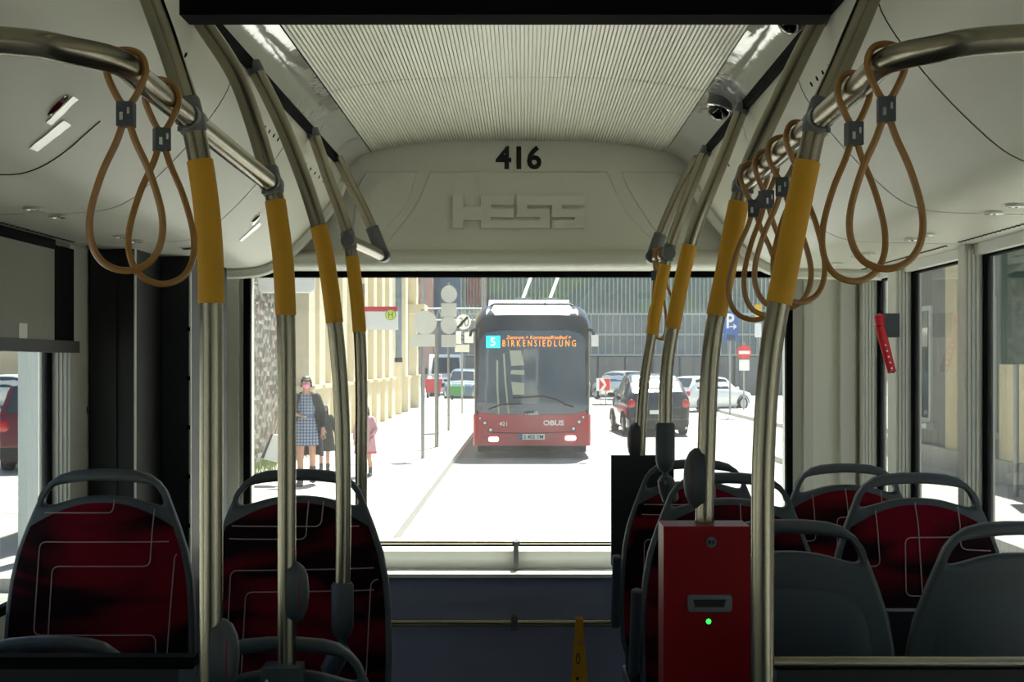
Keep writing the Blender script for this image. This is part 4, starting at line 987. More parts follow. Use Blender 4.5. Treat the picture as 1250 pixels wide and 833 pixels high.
barrow(529, 1.0, 1.15, mat('barrow_red', (200, 40, 60), rough=.5), 'red cart beside the white van between the sign posts', 76)
barrow(558, .8, .85, mat('barrow_green', (40, 130, 50), rough=.5), 'small green cart right of the white van', 70)

# ------------------------------------------------------------------ trolleybus
YB = 27.8
t = thing('trolleybus', 'red and black trolleybus facing us, OBUS on its front and lit destination', 'bus', (.17, YB, 0))
M_BRED = mat('bus_red', (168, 18, 36), rough=.35, coat=.3, var=.05, scale=3)
M_MASK = mat('bus_black_mask', (22, 25, 28), rough=.12, coat=.4, var=.1)
M_BGLS = mat('bus_windscreen', (66, 82, 98), rough=.05, var=.25, scale=1.2, coat=.3)
XL, XR = at(577.5, 0, YB).x, at(721.5, 0, YB).x; XC, HWB = (XL+XR)/2, (XR-XL)/2
def bsec(y, z0, z1, k, rt=.0, n=6):
    "ring of a rounded slice from z0 to z1 at depth y with half width k"
    pts = [(XC-k, y, z0), (XC-k, y, z1-rt)]
    if rt: pts += [(XC-k+rt-rt*math.cos(PI/2*i/n), y, z1-rt+rt*math.sin(PI/2*i/n)) for i in range(1, n+1)]
    q = [(2*XC-x, yy, z) for x, yy, z in reversed(pts)]
    return pts+q
ST = [(0.0, HWB-.13), (.02, HWB-.06), (.07, HWB-.015), (.16, HWB), (18, HWB)]
ZR = .93
mb = MB(); mb.grid([bsec(YB+d, .27, ZR, k) for d, k in ST], close_u=True, cap=True); low = mb.build('red_skirt', M_BRED, t, smooth=50)
STU = [(.03, HWB-.13, 2.97, .26), (.045, HWB-.08, 3.0, .3), (.09, HWB-.04, 3.05, .32), (.2, HWB-.02, 3.13, .34), (.4, HWB-.02, 3.22, .34), (.6, HWB-.02, 3.27, .34)]
mb = MB(); mb.grid([bsec(YB+d, ZR, zt_, k, r) for d, k, zt_, r in STU], close_u=True, cap=True); msk = mb.build('black_front_mask', M_MASK, t, smooth=50)
mb = MB(); mb.grid([bsec(YB+d, ZR, 3.27, HWB-.02, .34) for d in (.6, 18)], close_u=True, cap=True); mb.build('passenger_body', mat('bus_cream', (222, 216, 204), rough=.4), t)
for s in (-1, 1):
    for k in range(9):
        mb = MB(); x = XC+s*(HWB-.012); mb.box(min(x, x+s*.01), max(x, x+s*.01), YB+.9+k*1.85, YB+2.6+k*1.85, 1.15, 2.6); mb.build('side_window', M_CARGLASS, t)
def bp(px, py, d=0.0): q = at(px, py, YB); return Vector((q.x, YB-d, q.z))
# red rim that dips below the windscreen
cur = [bp(584, 503.5), bp(612, 507), bp(650, 508.5), bp(690, 507), bp(716, 502.5)]
mb = MB(); topc = catmull(cur, 5); bot = [Vector((p.x, p.y, ZR-.12)) for p in topc]
mb.grid([[p+Vector((0, .004, 0)) for p in bot], [p+Vector((0, .004, 0)) for p in topc]])
mb.build('red_upper_edge', M_BRED, t)
# windscreen
gl = [bp(587, 506.0), bp(650, 508.0), bp(712, 505.0), bp(715, 480), bp(714, 440), bp(709, 407), bp(650, 404), bp(592, 407), bp(585, 440), bp(584, 480)]
P = catmull([(p.x, p.z, 0) for p in gl], 3, closed=True)
mb = plate([[(p.x, p.y) for p in P]], .02, .004); bmesh.ops.translate(mb.bm, verts=mb.bm.verts, vec=(0, YB+.025, 0)); ws = mb.build('windscreen', M_BGLS, msk)
M_LED = mat('orange_led', (255, 150, 40), emit=(255, 140, 40), es=1.1)
M_CYAN = mat('cyan_display', (40, 225, 235), emit=(40, 225, 235), es=.75)
a, b = bp(593.5, 425), bp(610.5, 410); mb = MB(); mb.box(a.x, b.x, YB-.0, YB+.02, a.z, b.z); cy = mb.build('line_number_display', M_CYAN, msk)
a, b = bp(599, 422.5), bp(604.5, 412.5); writing('5', (a.x, a.z, b.x, b.z), YB-.004, .004).build('line_number', mat('white_led', (255, 255, 255), emit=(255, 255, 255), es=1.0), t)
a, b = bp(618, 414.2), bp(697, 409.8); writing('Zentrum > Kommunalfriedhof >', (a.x, a.z, b.x, b.z), YB+.004, .004, italic=.2, bold=.0).build('route_text', M_LED, msk)
a, b = bp(613.5, 423.2), bp(703, 415.3); writing('BIRKENSIEDLUNG', (a.x, a.z, b.x, b.z), YB+.004, .004, spacing=1.6, bold=.0).build('destination_text', M_LED, msk)
# reflections on the windscreen, modelled as pale panels and bars
for pl in ([(622, 428), (636, 428), (640, 446), (624, 447)], [(624, 452), (640, 452), (640, 458), (623, 457)], [(624, 466), (640, 468), (640, 482), (626, 482)]):
    mb = MB(); q = [bp(*p, -.006) for p in pl]; mb.grid([q, [p+Vector((0, .008, 0)) for p in q]], close_u=True, cap=True); mb.build('reflection_panel', mat('olive_reflection', (168, 172, 154), rough=.4), msk)
for x0, y0, x1, y1 in ((615, 432, 621, 505), (607, 440, 609, 506)):
    mb = MB(); mb.tube([bp(x0, y0, -.006), bp((x0+x1)/2-.8, (y0+y1)/2, -.004), bp(x1, y1, -.006)], .022, 6); mb.build('reflection_bar', mat('olive_reflection', ()), msk)
mb = MB(); mb.tube([bp(596, 500, .02), bp(612, 494, .03), bp(636, 493, .03)], .014, 6); mb.tube([bp(640, 504, .02), bp(652, 503, .03)], .02, 6); mb.build('wiper', M_BLACK, msk)
mb = MB(); mb.tube([bp(626, 486, .02), bp(662, 484, .03), bp(680, 488, .03), bp(690, 494, .03), bp(700, 497, .02)], .016, 6); mb.build('wiper', M_BLACK, msk)
# lettering and marks on the red skirt
a, b = bp(663, 519.8), bp(688.5, 513.2); writing('OBUS', (a.x, a.z, b.x, b.z), YB-.004, .006, bold=.035).build('white_lettering', M_WHITE, low)
a, b = bp(609.5, 520), bp(619, 515.3); writing('421', (a.x, a.z, b.x, b.z), YB-.004, .006, bold=.02).build('fleet_number', M_WHITE, low)
a, b = bp(641.5, 506.8), bp(657, 502.4); writing('HESS', (a.x, a.z, b.x, b.z), YB-.004, .006, bold=.03).build('pale_blue_badge', mat('pale_blue_letters', (165, 215, 225), rough=.4), msk)
a, b = bp(634, 537), bp(665, 530); mb = MB(); mb.box(a.x, b.x, YB-.012, YB+.0, a.z, b.z); pl = mb.build('number_plate', M_PLATE, low)
mb = MB(); mb.box(a.x, a.x+.065, YB-.015, YB-.011, a.z, b.z); mb.build('blue_band', M_BLUE, low)
a, b = bp(639.5, 536), bp(663, 531.2); writing('S 402 YM', (a.x, a.z, b.x, b.z), YB-.0135, .004, bold=.01).build('plate_characters', M_INK, low)
for px, py, w in ((602.5, 536.5, 6), (696.5, 535, 6.5)):
    a, b = bp(px-w, py+2.8), bp(px+w, py-2.8); mb = plate([rrect(a.x, a.z, b.x, b.z, .04)], .04, .01); bmesh.ops.translate(mb.bm, verts=mb.bm.verts, vec=(0, YB-.005, 0))
    mb.build('daytime_lamp', mat('lit_lamp', (255, 255, 255), emit=(255, 255, 255), es=4), low)
for px, py, r in ((586, 511, 1.5), (592, 516.5, 2.2), (599, 525, 2.2), (712, 509.5, 1.5), (707, 515.3, 2.2), (700, 523.5, 2.2)):
    q = bp(px, py); r_ = r/57.5; mb = MB(); mb.cyl((q.x, YB-.01, q.z), (q.x, YB+.03, q.z), r_*1.25, 16); h_ = mb.build('lamp_ring', M_INK, low)
    mb = MB(); mb.cyl((q.x, YB-.016, q.z), (q.x, YB, q.z), r_*.85, 14); mb.build('round_lamp', M_HEAD, low)
mb = MB(); mb.tube([bp(600, 528.5, .002), bp(650, 529.5, .002), bp(702, 527.5, .002)], .012, 5); mb.build('panel_joint', mat('joint_dark_red', (80, 10, 20)), low)
mb = MB(); mb.box(XL+.1, XR-.1, YB+.05, YB+17.9, .14, .3); mb.build('underbody', M_BLACK, t)
for s in (-1, 1):
    for y in (YB+2.6, YB+9.4, YB+15.5): wheel(t, XC+s*(HWB-.22), y, .46, s, .3)
    mb = MB(); mb.tube(catmull([(XC+s*(HWB-.1), YB+.3, 2.75), (XC+s*(HWB+.02), YB+.02, 2.72), (XC+s*(HWB+.06), YB-.05, 2.6)], 5), .03, 8); ar = mb.build('mirror_arm', M_BLACK, t)
    if s > 0: mb = MB(); mb.box(XC+HWB+.0, XC+HWB+.15, YB-.12, YB+.05, 2.38, 2.62); mb.bevel(.03); mb.build('wing_mirror', M_WHITE, t)
# roof box and trolley poles
a, b = at(597, 379, 29), at(694.5, 366.5, 29); mb = MB(); mb.prism([(28.55, 3.27), (28.95, b.z), (34, b.z), (34, 3.24)], a.x, b.x, 'x'); mb.bevel(.03); rb = mb.build('roof_housing', P_WHITE, t)
mb = MB(); mb.tube([(XC-.9, 28.4, 3.26), (XC-.82, 28.45, 3.31), (XC+.82, 28.45, 3.31), (XC+.9, 28.4, 3.26)], .022, 8); mb.build('roof_edge_bar', M_DARK, t)
mb = MB(); rows = []
for d, z, hw_ in ((.085, 3.055, .97), (.2, 3.142, .98), (.3, 3.19, .97), (.42, 3.24, .94), (.6, 3.285, .9)):
    rows.append([(XC-hw_+2*hw_*k/10, YB+d, z-.02*abs(k/5-1)**4) for k in range(11)])
mb.grid(rows); mb.solid(.02); mb.build('roof_cowl', mat('pale_cowl', (214, 216, 220), rough=.22, coat=.5), t)
for (px, px2) in ((638, 654), (671, 687)):
    p0 = at(px, 366, 33); p1 = at(px2, 322, 36.5)
    mb = MB(); mb.tube([p0-Vector((0, 0, .2)), p0, p1, p1+(p1-p0)*.6], .045, 8); tp = mb.build('trolley_pole', mat('pole_white', (225, 226, 224), rough=.3), t)
    mb = MB(); mb.box(p0.x-.2, p0.x+.2, 32.8, 33.3, p0.z-.2, p0.z+.04); mb.build('pole_base', M_POST, t)

# ------------------------------------------------------------------ glass office block closing the street
YF = 86.0
k = YF/F
t = thing('office_block', 'long grey glass office facade with mullions across the street end', 'building', (6, YF, 0))
xa, xb = at(563, 0, YF).x, at(1030, 0, YF).x
z1, z2, z3 = at(0, 383.5, YF).z, at(0, 408.5, YF).z, at(0, 433.5, YF).z
mb = MB(); mb.box(xa, xb, YF+.3, YF+12, 0, 14); mb.build('core_wall', mat('facade_core', (110, 116, 120), rough=.7), t)
M_PANE = mat('facade_pane', (122, 134, 138), rough=.12, var=.2, scale=.6, coat=.2)
M_MULL = mat('facade_mullion', (176, 182, 182), rough=.5, var=.06); M_LOW = mat('facade_low_panel', (138, 137, 132), rough=.5, var=.18, scale=.8)
n = int((xb-xa)/.465); w = (xb-xa)/n
pm = MB(); pm.box(-w/2+.03, w/2-.03, 0, .1, .06, z2-z3-.06); pme = pm.mesh('pane', M_PANE)
for r, z in enumerate((z3, z2)):
    for i in range(n):
        o = bpy.data.objects.new('pane', pme); COL.objects.link(o); o.parent = t
        o.location = Vector((xa+w*(i+.5), YF+.16+.02*((i*7+r) % 3), z))-Vector((6, YF, 0))
mb = MB()
for i in range(n+1): x = xa+w*i; mb.box(x-.028, x+.028, YF+.05, YF+.3, z3, z1)
for z in (z1, z2, z3): mb.box(xa, xb, YF, YF+.3, z-.06, z+.06)
tag(mb.build('mullion', M_MULL, t), kind='stuff')
mb = MB(); i = 0
x = xa
while x < xb: mb.box(x-.035, x+.035, YF+.02, YF+.3, z1, 14); x += .27
tag(mb.build('slat', M_MULL, t), kind='stuff')
def leaf_reflection_glass():
    m = mat('upper_glazing', (140, 150, 140), rough=.2, var=.25, scale=.35)
    n_, l = m.node_tree.nodes, m.node_tree.links; p = n_['Principled BSDF']; base = p.inputs['Base Color'].links[0].from_socket
    tc = n_.new('ShaderNodeTexCoord'); nz = n_.new('ShaderNodeTexNoise'); nz.inputs['Scale'].default_value = .22; nz.inputs['Detail'].default_value = 5
    l.new(tc.outputs['Object'], nz.inputs['Vector']); mr = n_.new('ShaderNodeMapRange'); mr.inputs[1].default_value = .48; mr.inputs[2].default_value = .62; l.new(nz.outputs['Fac'], mr.inputs[0])
    mx = n_.new('ShaderNodeMix'); mx.data_type = 'RGBA'; l.new(mr.outputs[0], mx.inputs[0]); l.new(base, mx.inputs[6]); mx.inputs[7].default_value = lin((150, 176, 104)); l.new(mx.outputs[2], p.inputs['Base Color']); return m  # green blotches in the colour stand for leaves reflected in the glazing
mb = MB(); mb.box(xa, xb, YF+.18, YF+.29, z1+.06, 14); mb.build('upper_glazing', leaf_reflection_glass(), t)
pw = 1.75; n2 = int((xb-xa)/pw); pw = (xb-xa)/n2
pm = MB(); pm.box(-pw/2+.07, pw/2-.07, .05, .2, .05, z3-.12); pm.box(-.02, .02, .02, .06, .05, z3-.12); pme = pm.mesh('lower_panel', M_LOW)
for i in range(n2):
    o = bpy.data.objects.new('lower_panel', pme); COL.objects.link(o); o.parent = t; o.location = Vector((xa+pw*(i+.5), YF+.05+.03*(i % 2), 0))-Vector((6, YF, 0))
mb = MB(); a, b = at(571, 372, YF), at(594, 310, YF); mb.box(a.x, b.x, YF-.2, YF+.05, a.z, b.z)
for i in range(7): x = a.x+(b.x-a.x)*i/6; mb.box(x-.04, x+.04, YF-.3, YF-.2, a.z, b.z)
mb.build('red_slat_screen', mat('faded_red_screen', (158, 130, 124), rough=.7), t)
# further block and steel gantry at the street's left end
t = thing('brick_house', 'pale reddish house far away behind the sign posts', 'building', (-9, 118, 0))
mb = MB(); mb.box(-11.5, -8.2, 117, 125, 0, 12); mb.build('brick_wall', mat('faded_brick', (196, 160, 148), rough=.9, var=.1, scale=2), t)
mb = MB(); mb.box(-8.2, -4, 119, 125, 0, 12); mb.build('slate_wing', mat('slate_wing', (112, 126, 140), rough=.6, var=.15, scale=1), t)
for z in (3.2, 6.2, 9.2):
    mb = MB(); mb.box(-10.4, -9.4, 116.9, 117.05, z, z+1.6); mb.build('window', M_CARGLASS, t)
t = thing('steel_gantry', 'light steel lattice gantry across the street left of the bus', 'gantry', (-4, 66, 0))
x0, x1 = at(517, 0, 66).x, at(592, 0, 66).x; zt0, zb0 = at(0, 377, 66).z, at(0, 391, 66).z
mb = MB(); mb.cyl((x0, 66, zt0), (x1, 66, zt0), .04, 6); mb.cyl((x0, 66, zb0), (x1, 66, zb0), .04, 6); mb.build('chord', M_POST, t)
mb = MB(); n = 10
for i in range(n): xx = x0+(x1-x0)*i/n; xm = xx+(x1-x0)/n/2; mb.cyl((xx, 66, zb0), (xm, 66, zt0), .03, 5); mb.cyl((xm, 66, zt0), (xx+(x1-x0)/n, 66, zb0), .03, 5)
mb.build('lattice', M_POST, t)
for x in (x0, x1): mb = MB(); mb.cyl((x, 66, 0), (x, 66, 7.5), .07, 8); mb.build('mast', M_POST, t)
t = thing('wire_mast', 'grey mast with a cross arm carrying the two overhead wires', 'mast', (-1.9, 60, .12))
mb = MB(); mb.cyl((-1.9, 60, .12), (-1.9, 60, 7.2), .08, 10, .06); mb.build('mast', M_POST, t)
mb = MB(); mb.cyl((-1.9, 60, 6.9), (1.7, 60, 6.1), .035, 8); mb.build('cross_arm', M_POST, t)
for x in (.75, 1.4): mb = MB(); mb.cyl((x, 60, 5.75), (x, 60, 6.9-.8*(x+1.9)/3.6), .015, 6); mb.build('wire_hanger', M_DARK, t)
for x, lb in ((.75, 'left'), (1.4, 'right')):
    mb = MB(); mb.cyl((x, 20, 5.75), (x, 85.5, 5.75), .012, 6); tag(mb.build('overhead_wire', M_DARK, base=(x, 54, 5.75)), '%s of the two overhead wires above the trolleybus' % lb, 'wire')
# shaded stone building beside the right pavement, seen through the right side windows
t = thing('stone_building', 'shaded beige stone building across the right pavement, seen through side windows', 'building', (9, 15, .12))
mb = MB(); mb.box(7.6, 14, 1, 27, 0, 7); mb.build('wall', mat('shaded_stone', (120, 120, 116), rough=.9, var=.14, scale=2, bump=.2), t)  # shade on the stone painted in as darker grey; bays keep the beige
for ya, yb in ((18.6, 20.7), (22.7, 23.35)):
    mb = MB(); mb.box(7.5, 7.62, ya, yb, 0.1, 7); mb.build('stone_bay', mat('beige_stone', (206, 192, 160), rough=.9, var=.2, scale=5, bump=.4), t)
for i, y in enumerate((6.3, 9.6, 12.9, 16.2, 21.7, 25.0)):
    mb = MB(); mb.box(7.55, 7.66, y-.62, y+.62, .9, 3.1); fr = mb.build('window_frame', M_SIGNB, t)
    mb = MB(); mb.box(7.53, 7.56, y-.52, y+.52, 1.0, 3.0); mb.build('pane', M_CARGLASS, fr)
    mb = MB(); mb.box(7.45, 7.62, y-.7, y+.7, .8, .9); mb.build('window_ledge', M_SIGNB, fr)
mb = MB(); mb.box(7.45, 7.62, 1, 27, .12, .5); mb.build('stone_plinth', M_KERB, t)
t = thing('green_sign', 'dark green framed sign board on the right pavement, seen through side window', 'sign', (7.0, 18.6, .12))
mb = MB(); mb.box(6.75, 7.2, 18.55, 18.63, 2.0, 4.0); mb.bevel(.01); mb.build('green_board', mat('dark_green', (38, 74, 58), rough=.5), t)
mb = MB(); mb.cyl((6.98, 18.6, .12), (6.98, 18.6, 4.0), .04, 10); mb.build('post', M_POST, t)
# ------------------------------------------------------------------ people on the left pavement
M_SKIN = mat('skin', (196, 146, 120), rough=.55, var=.05, scale=20)
M_HAIR = mat('dark_hair', (44, 34, 30), rough=.5, var=.2, scale=60, stretch=(1, 1, .2)); M_BOOT = mat('dark_boot', (52, 54, 54), rough=.6)
def skin_mesh(name, nodes, edges, m, parent):
    "one continuous body surface grown on a skeleton: nodes = [(point, radius x, radius y)], first one is the root"
    me = bpy.data.meshes.new(name); me.from_pydata([n[0] for n in nodes], edges, [])
    o = bpy.data.objects.new('skeleton', me); COL.objects.link(o)
    md = o.modifiers.new('skin', 'SKIN'); md.use_smooth_shade = True
    for i, n in enumerate(nodes): me.skin_vertices[0].data[i].radius = (n[1], n[2]); me.skin_vertices[0].data[i].use_root = (i == 0)
    sb = o.modifiers.new('sub', 'SUBSURF'); sb.levels = 2; sb.render_levels = 2
    dg = bpy.context.evaluated_depsgraph_get(); me2 = bpy.data.meshes.new_from_object(o.evaluated_get(dg))
    bpy.data.objects.remove(o); me2.name = name; me2.materials.clear(); me2.materials.append(m)
    me2.polygons.foreach_set('use_smooth', [True]*len(me2.polygons))
    return link(me2, name, parent, Vector((0, 0, 0)))
def person(label, loc, rz, h, feet, hands, group=None, turn=0.0):
    "feet: [(y offset, lift)] for right (-x) and left; hands: elbow and wrist points at 1.7 m scale"
    s = h/1.70
    t = local_thing('person', label, 'person', loc, rz, group)
    N, E = [], []
    def nd(p, r, ry=None, par=None):
        N.append((Vector(p)*s, r*s, (ry or r)*s)); i = len(N)-1
        if par is not None: E.append((par, i))
        return i
    pel = nd((0, 0, .93), .125, .095); wa = nd((0, .0, 1.08), .108, .085, pel); ch = nd((0, .01, 1.26), .128, .095, wa); up_ = nd((0, .012, 1.375), .085, .07, ch)
    nk = nd((0, .005, 1.455), .046, .048, up_); hb = nd((0, -.012, 1.525), .058, .07, nk); hm = nd((0, -.008, 1.59), .073, .086, hb); ht = nd((0, .0, 1.655), .06, .07, hm)
    for k, (sx, (fy, lift)) in enumerate(zip((-1, 1), feet)):
        hp = nd((sx*.085, 0, .86), .088, .088, pel); kn = nd((sx*.09, fy*.45-.03, .49+lift*.4), .055, .058, hp); cf = nd((sx*.088, fy*.75+.02, .33+lift*.7), .05, .052, kn)
        an = nd((sx*.088, fy+.03, .085+lift), .034, .036, cf); hl = nd((sx*.09, fy, .04+lift), .037, .036, an); nd((sx*.1, fy-.15, .028+lift*.6), .036, .024, hl)
    for sx, (el, wr) in zip((-1, 1), hands):
        sh = nd((sx*.155, .01, 1.375), .056, .054, up_); e = nd(el, .041, .041, sh); w = nd(wr, .027, .024, e)
        d = (Vector(wr)-Vector(el)).normalized(); pr = d.cross(Vector((0, 0, 1))); pr = pr.normalized() if pr.length > .2 else Vector((0, 1, 0))
        pm_ = nd(Vector(wr)+d*.055, .033, .016, w)
        for f, (off, ln) in enumerate(((-.03, .065), (-.011, .08), (.009, .075), (.028, .058))):
            b0 = nd(Vector(wr)+d*.085+pr*off, .0092, .0092, pm_); b1 = nd(Vector(wr)+d*(.085+ln*.55)+pr*off*1.1+Vector((0, -.008, -.004)), .008, .008, b0); nd(Vector(wr)+d*(.085+ln*.9)+pr*off*1.1+Vector((0, -.026, -.008)), .007, .007, b1)
        t0 = nd(Vector(wr)+d*.03-pr*.036, .011, .011, w); nd(Vector(wr)+d*.065-pr*.052, .009, .009, t0)
    body = skin_mesh('body', N, E, M_SKIN, t)
    for sx in (-1, 1):
        mb = MB(); mb.ball(Vector((sx*.032, -.088, 1.598))*s, .012*s, .008*s, .007*s, 10, 6); mb.build('eye', M_WHITE, t)
        mb = MB(); mb.ball(Vector((sx*.082, .005, 1.585))*s, .010*s, .018*s, .03*s, 8, 6); mb.build('ear', M_SKIN, t)
        mb = MB(); mb.tube([Vector((sx*.018, -.093, 1.617))*s, Vector((sx*.035, -.091, 1.622))*s, Vector((sx*.05, -.08, 1.616))*s], .0045*s, 6); mb.build('eyebrow', M_HAIR, t)
    mb = MB(); mb.tube([Vector((0, -.088, 1.60))*s, Vector((0, -.105, 1.565))*s, Vector((0, -.095, 1.555))*s], [.008*s, .014*s, .01*s], 8); mb.build('nose', M_SKIN, t)
    return t, s
def shell(rings, s, a0=0.0, a1=2*PI, n=28, t=.012):
    "cloth wrapped round rings (cx, cy, z, rx, ry); angles run from the back (+y) round the wearer, an opening can be left in front"
    rows = []
    for cx, cy, z, rx, ry in rings:
        rows.append([Vector((cx+rx*math.sin(a0+(a1-a0)*k/n), cy+ry*math.cos(a0+(a1-a0)*k/n), z))*s for k in range(n+(0 if a1-a0 > 6.28 else 1))])
    mb = MB(); mb.grid(rows, close_u=a1-a0 > 6.28); mb.solid(t*s); return mb
def hair_cap(t, s, long=None, bun=False, m=None):
    m = m or M_HAIR; mb = MB(); rows = []
    for j in range(11):
        a = PI/2*(1-j/10.0); row = []
        for k in range(25):
            th = 2*PI*k/24; front = max(0, -math.cos(th))           # th=0 is the back of the head
            z = 1.60+.098*math.sin(a)-(.0 if front > .45 else .075*(1-math.sin(a)))
            if front > .45 and j > 6: z = 1.64+.01*(10-j)/4
            rr = math.cos(a)**.6 if j < 10 else 1.0
            row.append(Vector((.092*rr*math.sin(th), .004+.108*rr*math.cos(th), z))*s)
        rows.append(row)
    mb.grid(rows); mb.solid(.004*s); h = mb.build('hair', m, t)
    if bun: mb = MB(); mb.ball(Vector((0, .10, 1.66))*s, .05*s, .045*s, .045*s, 12, 8); mb.build('hair_bun', m, h)
    if long:
        mb = shell([(0, .012, 1.61, .094, .11), (0, .02, 1.50, .10, .105), (0, .03, 1.38, .115, .11), (0, .04, long, .10, .10)], s, -2.0, 2.0, 18, .02); mb.build('long_strands', m, h)
def sleeve(t, s, sx, el, wr, m, r0=.068, r1=.05, f=.9):
    sh = Vector((sx*.15, .01, 1.375)); el, wr = Vector(el), Vector(wr); e2 = el.lerp(wr, f)
    mb = MB(); mb.tube([p*s for p in (sh+Vector((-sx*.03, 0, .03)), sh, sh.lerp(el, .5), el, el.lerp(wr, .5), e2)], [r0*.8*s, r0*1.05*s, r0*s, r0*.92*s, r1*1.1*s, r1*s], 14); return mb.build('sleeve', m, t)
def plaid():
    m = mat('blue_plaid_cloth', (158, 168, 188), rough=.9, var=.06)
    n, l = m.node_tree.nodes, m.node_tree.links; p = n['Principled BSDF']; base = p.inputs['Base Color'].links[0].from_socket
    tc = n.new('ShaderNodeTexCoord'); sp_ = n.new('ShaderNodeSeparateXYZ'); l.new(tc.outputs['Object'], sp_.inputs[0]); fs = []
    for o_ in (0, 2):
        mu = n.new('ShaderNodeMath'); mu.operation = 'MULTIPLY'; mu.inputs[1].default_value = 21; l.new(sp_.outputs[o_], mu.inputs[0])
        fr = n.new('ShaderNodeMath'); fr.operation = 'FRACT'; l.new(mu.outputs[0], fr.inputs[0])
        lt_ = n.new('ShaderNodeMath'); lt_.operation = 'LESS_THAN'; lt_.inputs[1].default_value = .36; l.new(fr.outputs[0], lt_.inputs[0]); fs.append(lt_)
    ad = n.new('ShaderNodeMath'); ad.operation = 'ADD'; l.new(fs[0].outputs[0], ad.inputs[0]); l.new(fs[1].outputs[0], ad.inputs[1])
    hf = n.new('ShaderNodeMath'); hf.operation = 'MULTIPLY'; hf.inputs[1].default_value = .5; l.new(ad.outputs[0], hf.inputs[0])
    mx = n.new('ShaderNodeMix'); mx.data_type = 'RGBA'; l.new(hf.outputs[0], mx.inputs[0]); l.new(base, mx.inputs[6]); mx.inputs[7].default_value = lin((70, 84, 116)); l.new(mx.outputs[2], p.inputs['Base Color']); return m
# woman
Yw = 20.4
HW = ((-.30, -.02, 1.14), (-.115, -.2, 1.10)); HL = ((.245, .06, 1.12), (.255, -.02, .87))
feet = ((-.12, 0.0), (.20, .05))
t, s = person('woman with pink face mask, plaid dress and long dark coat walking towards us', (at(374, 0, Yw).x, Yw, .12), 0.12, 1.70, feet, (HW, HL))
hair_cap(t, s, bun=True)
mb = MB(); rows = []
for z, w, d in ((1.50, .03, .062), (1.515, .05, .088), (1.545, .066, .108), (1.565, .066, .112), (1.583, .055, .104), (1.588, .04, .098)):
    rows.append([Vector((w*math.sin(a), -.002-d*math.cos(a), z))*s for a in [-1.35+2.7*k/12 for k in range(13)]])
mb.grid(rows); mb.solid(.003); mk = mb.build('face_mask', mat('pink_mask', (232, 150, 176), rough=.8), t)
mb = MB()
for sx in (-1, 1): mb.tube([Vector((sx*.064, -.03, 1.57))*s, Vector((sx*.084, .0, 1.59))*s], .0025, 5)
mb.build('ear_loop', M_WHITE, mk)
D = [(0, .008, 1.425, .075, .062), (0, .01, 1.385, .155, .085), (0, .008, 1.27, .155, .118), (0, 0, 1.10, .125, .104), (0, 0, 1.07, .127, .106), (0, 0, .95, .165, .13), (0, -.01, .80, .185, .155), (0, -.015, .62, .20, .175)]
mb = shell(D, s); dr = mb.build('plaid_dress', plaid(), t)
mb = shell([(0, 0, 1.10, .13, .109), (0, 0, 1.06, .132, .111)], s); mb.build('belt', mat('belt_blue', (90, 108, 142), rough=.8), dr)
mb = MB()
for sx in (-1, 1): mb.poly([Vector((sx*.02, -.095, 1.33))*s, Vector((sx*.075, -.06, 1.44))*s, Vector((sx*.085, -.088, 1.36))*s])
mb.solid(.004); mb.build('collar', plaid(), dr)
M_COAT = mat('dark_olive_coat', (24, 25, 23), rough=.85, var=.12, scale=25)
C = [(0, .015, 1.45, .085, .075), (0, .02, 1.40, .18, .105), (0, .03, 1.27, .195, .14), (0, .035, 1.05, .20, .15), (0, .05, .80, .235, .185), (0, .06, .55, .262, .215), (0, .06, .45, .268, .22)]
mb = shell(C, s, -2.2, 2.2, 30, .014); ct = mb.build('open_coat', M_COAT, t)
for sx, (el, wr) in zip((-1, 1), (HW, HL)): o = sleeve(t, s, sx, el, wr, M_COAT)
mb = MB()
for sx in (-1, 1): mb.poly([Vector((sx*.075, -.06, 1.44))*s, Vector((sx*.15, -.08, 1.38))*s, Vector((sx*.14, -.115, 1.18))*s, Vector((sx*.10, -.108, 1.30))*s])
mb.solid(.006); mb.build('lapel', M_COAT, ct)
def boots(t, s, feet, m, top=.25):
    for sx, (fy, lift) in zip((-1, 1), feet):
        mb = MB(); mb.tube([Vector(p)*s for p in ((sx*.088, fy*.8+.03, top+lift*.75), (sx*.088, fy+.03, .10+lift), (sx*.09, fy+.01, .055+lift), (sx*.095, fy-.07, .045+lift*.8), (sx*.1, fy-.17, .04+lift*.6), (sx*.1, fy-.205, .036+lift*.55))], [.054*s, .046*s, .052*s, .05*s, .046*s, .026*s], 12); b = mb.build('shoe', m, t)
        mb = MB(); mb.box((sx*.095-.046)*s, (sx*.095+.046)*s, (fy-.2)*s, (fy+.06)*s, (.0+lift*.8)*s, (.022+lift*.8)*s); mb.build('sole', M_BLACK, b)
boots(t, s, feet, M_BOOT)
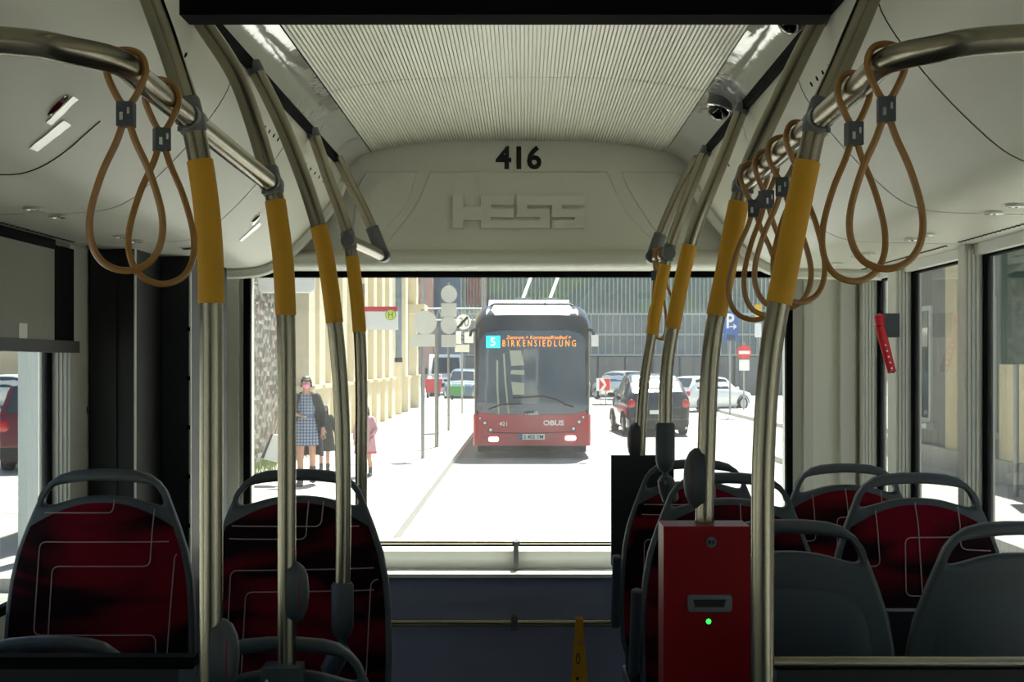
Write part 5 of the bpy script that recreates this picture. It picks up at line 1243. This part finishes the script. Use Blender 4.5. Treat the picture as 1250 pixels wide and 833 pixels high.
# white bag on her bent right arm
c = at(334, 548, Yw-.02)
tb = thing('shopping_bag', 'white shopping bag hanging from the right arm of the woman in plaid', 'bag', (c.x, Yw-.02, c.z-.22))
mb = MB(); a = [at(321, 560, Yw), at(347, 566, Yw), at(349, 533, Yw), at(334, 530, Yw)]
mb.prism([(p.x, p.z) for p in a], Yw-.09, Yw+.05); mb.bevel(.015); bb = mb.build('bag_body', mat('white_bag', (232, 232, 228), rough=.6), tb)
mb = MB(); mb.prism([(a[0].x-.012, a[0].z+.02), (a[0].x+.03, a[0].z), (a[3].x+.01, a[3].z), (a[3].x-.02, a[3].z)], Yw-.095, Yw+.055); mb.build('dark_side_edge', mat('bag_edge', (60, 64, 74), rough=.6), tb)
mb = MB(); h0 = Vector((a[3].x+.04, Yw-.04, a[3].z)); h1 = Vector((a[2].x-.02, Yw-.04, a[2].z)); elb = Vector((at(374, 0, Yw).x-.27, Yw-.05, .12+1.1*s))
mb.tube(catmull([h0, h0.lerp(elb, .5)+Vector((-.05, 0, .03)), elb, h1.lerp(elb, .5)+Vector((.03, 0, 0)), h1], 5), .009, 6); mb.build('bag_handle', mat('bag_handle_pink', (206, 140, 130), rough=.6), tb)
# child in a dark coat just behind her
Yc = 23.0
HA = ((-.22, .02, 1.12), (-.23, -.06, .88)); HB = ((.25, .03, 1.13), (.33, -.05, .93))
fc = ((.1, .0), (-.1, .0))
t, s = person('child in a dark olive coat with long dark hair behind the woman', (at(396, 0, Yc).x, Yc, .12), .1, 1.18, fc, (HA, HB))
hair_cap(t, s, long=1.28)
C2 = [(0, .01, 1.46, .085, .08), (0, .015, 1.40, .19, .12), (0, .015, 1.25, .20, .15), (0, .01, 1.0, .21, .16), (0, .01, .62, .27, .21), (0, .01, .52, .275, .215)]
M_COAT2 = mat('green_black_coat', (38, 44, 34), rough=.85, var=.12)
mb = shell(C2, s, t=.016); ct = mb.build('coat', M_COAT2, t)
for sx, hh in zip((-1, 1), (HA, HB)): sleeve(t, s, sx, *hh, M_COAT2, .075, .055, .98)
mb = MB(); mb.ball(Vector((-.1, -.14, 1.2))*s, .025*s, .01*s, .025*s); mb.build('pale_badge', M_WHITE, ct)
boots(t, s, fc, M_BOOT, .2)
# child in pink
Yp = 22.0
HA = ((-.22, .0, 1.12), (-.235, -.08, .88)); HB = ((.24, .0, 1.12), (.20, -.16, .98))
t, s = person('child in a pink coat with red hem walking behind a pole', (at(446, 0, Yp).x, Yp, .12), -.1, 1.19, ((-.12, .0), (.12, .0)), (HA, HB))
hair_cap(t, s, long=1.36)
M_PINK = mat('dusty_pink_coat', (206, 156, 164), rough=.9, var=.08)
C3 = [(0, .01, 1.46, .09, .085), (0, .015, 1.40, .20, .13), (0, .015, 1.2, .22, .17), (0, .01, .95, .23, .18), (0, .01, .60, .275, .22)]
mb = shell(C3, s, t=.018); ct = mb.build('coat', M_PINK, t)
mb = shell([(0, .01, .60, .277, .222), (0, .01, .55, .28, .225)], s, t=.02); mb.build('red_hem', mat('hem_red', (206, 70, 96), rough=.8), ct)
for sx, hh in zip((-1, 1), (HA, HB)): sleeve(t, s, sx, *hh, M_PINK, .08, .06, .98)
boots(t, s, ((-.12, .0), (.12, .0)), M_BOOT, .35)
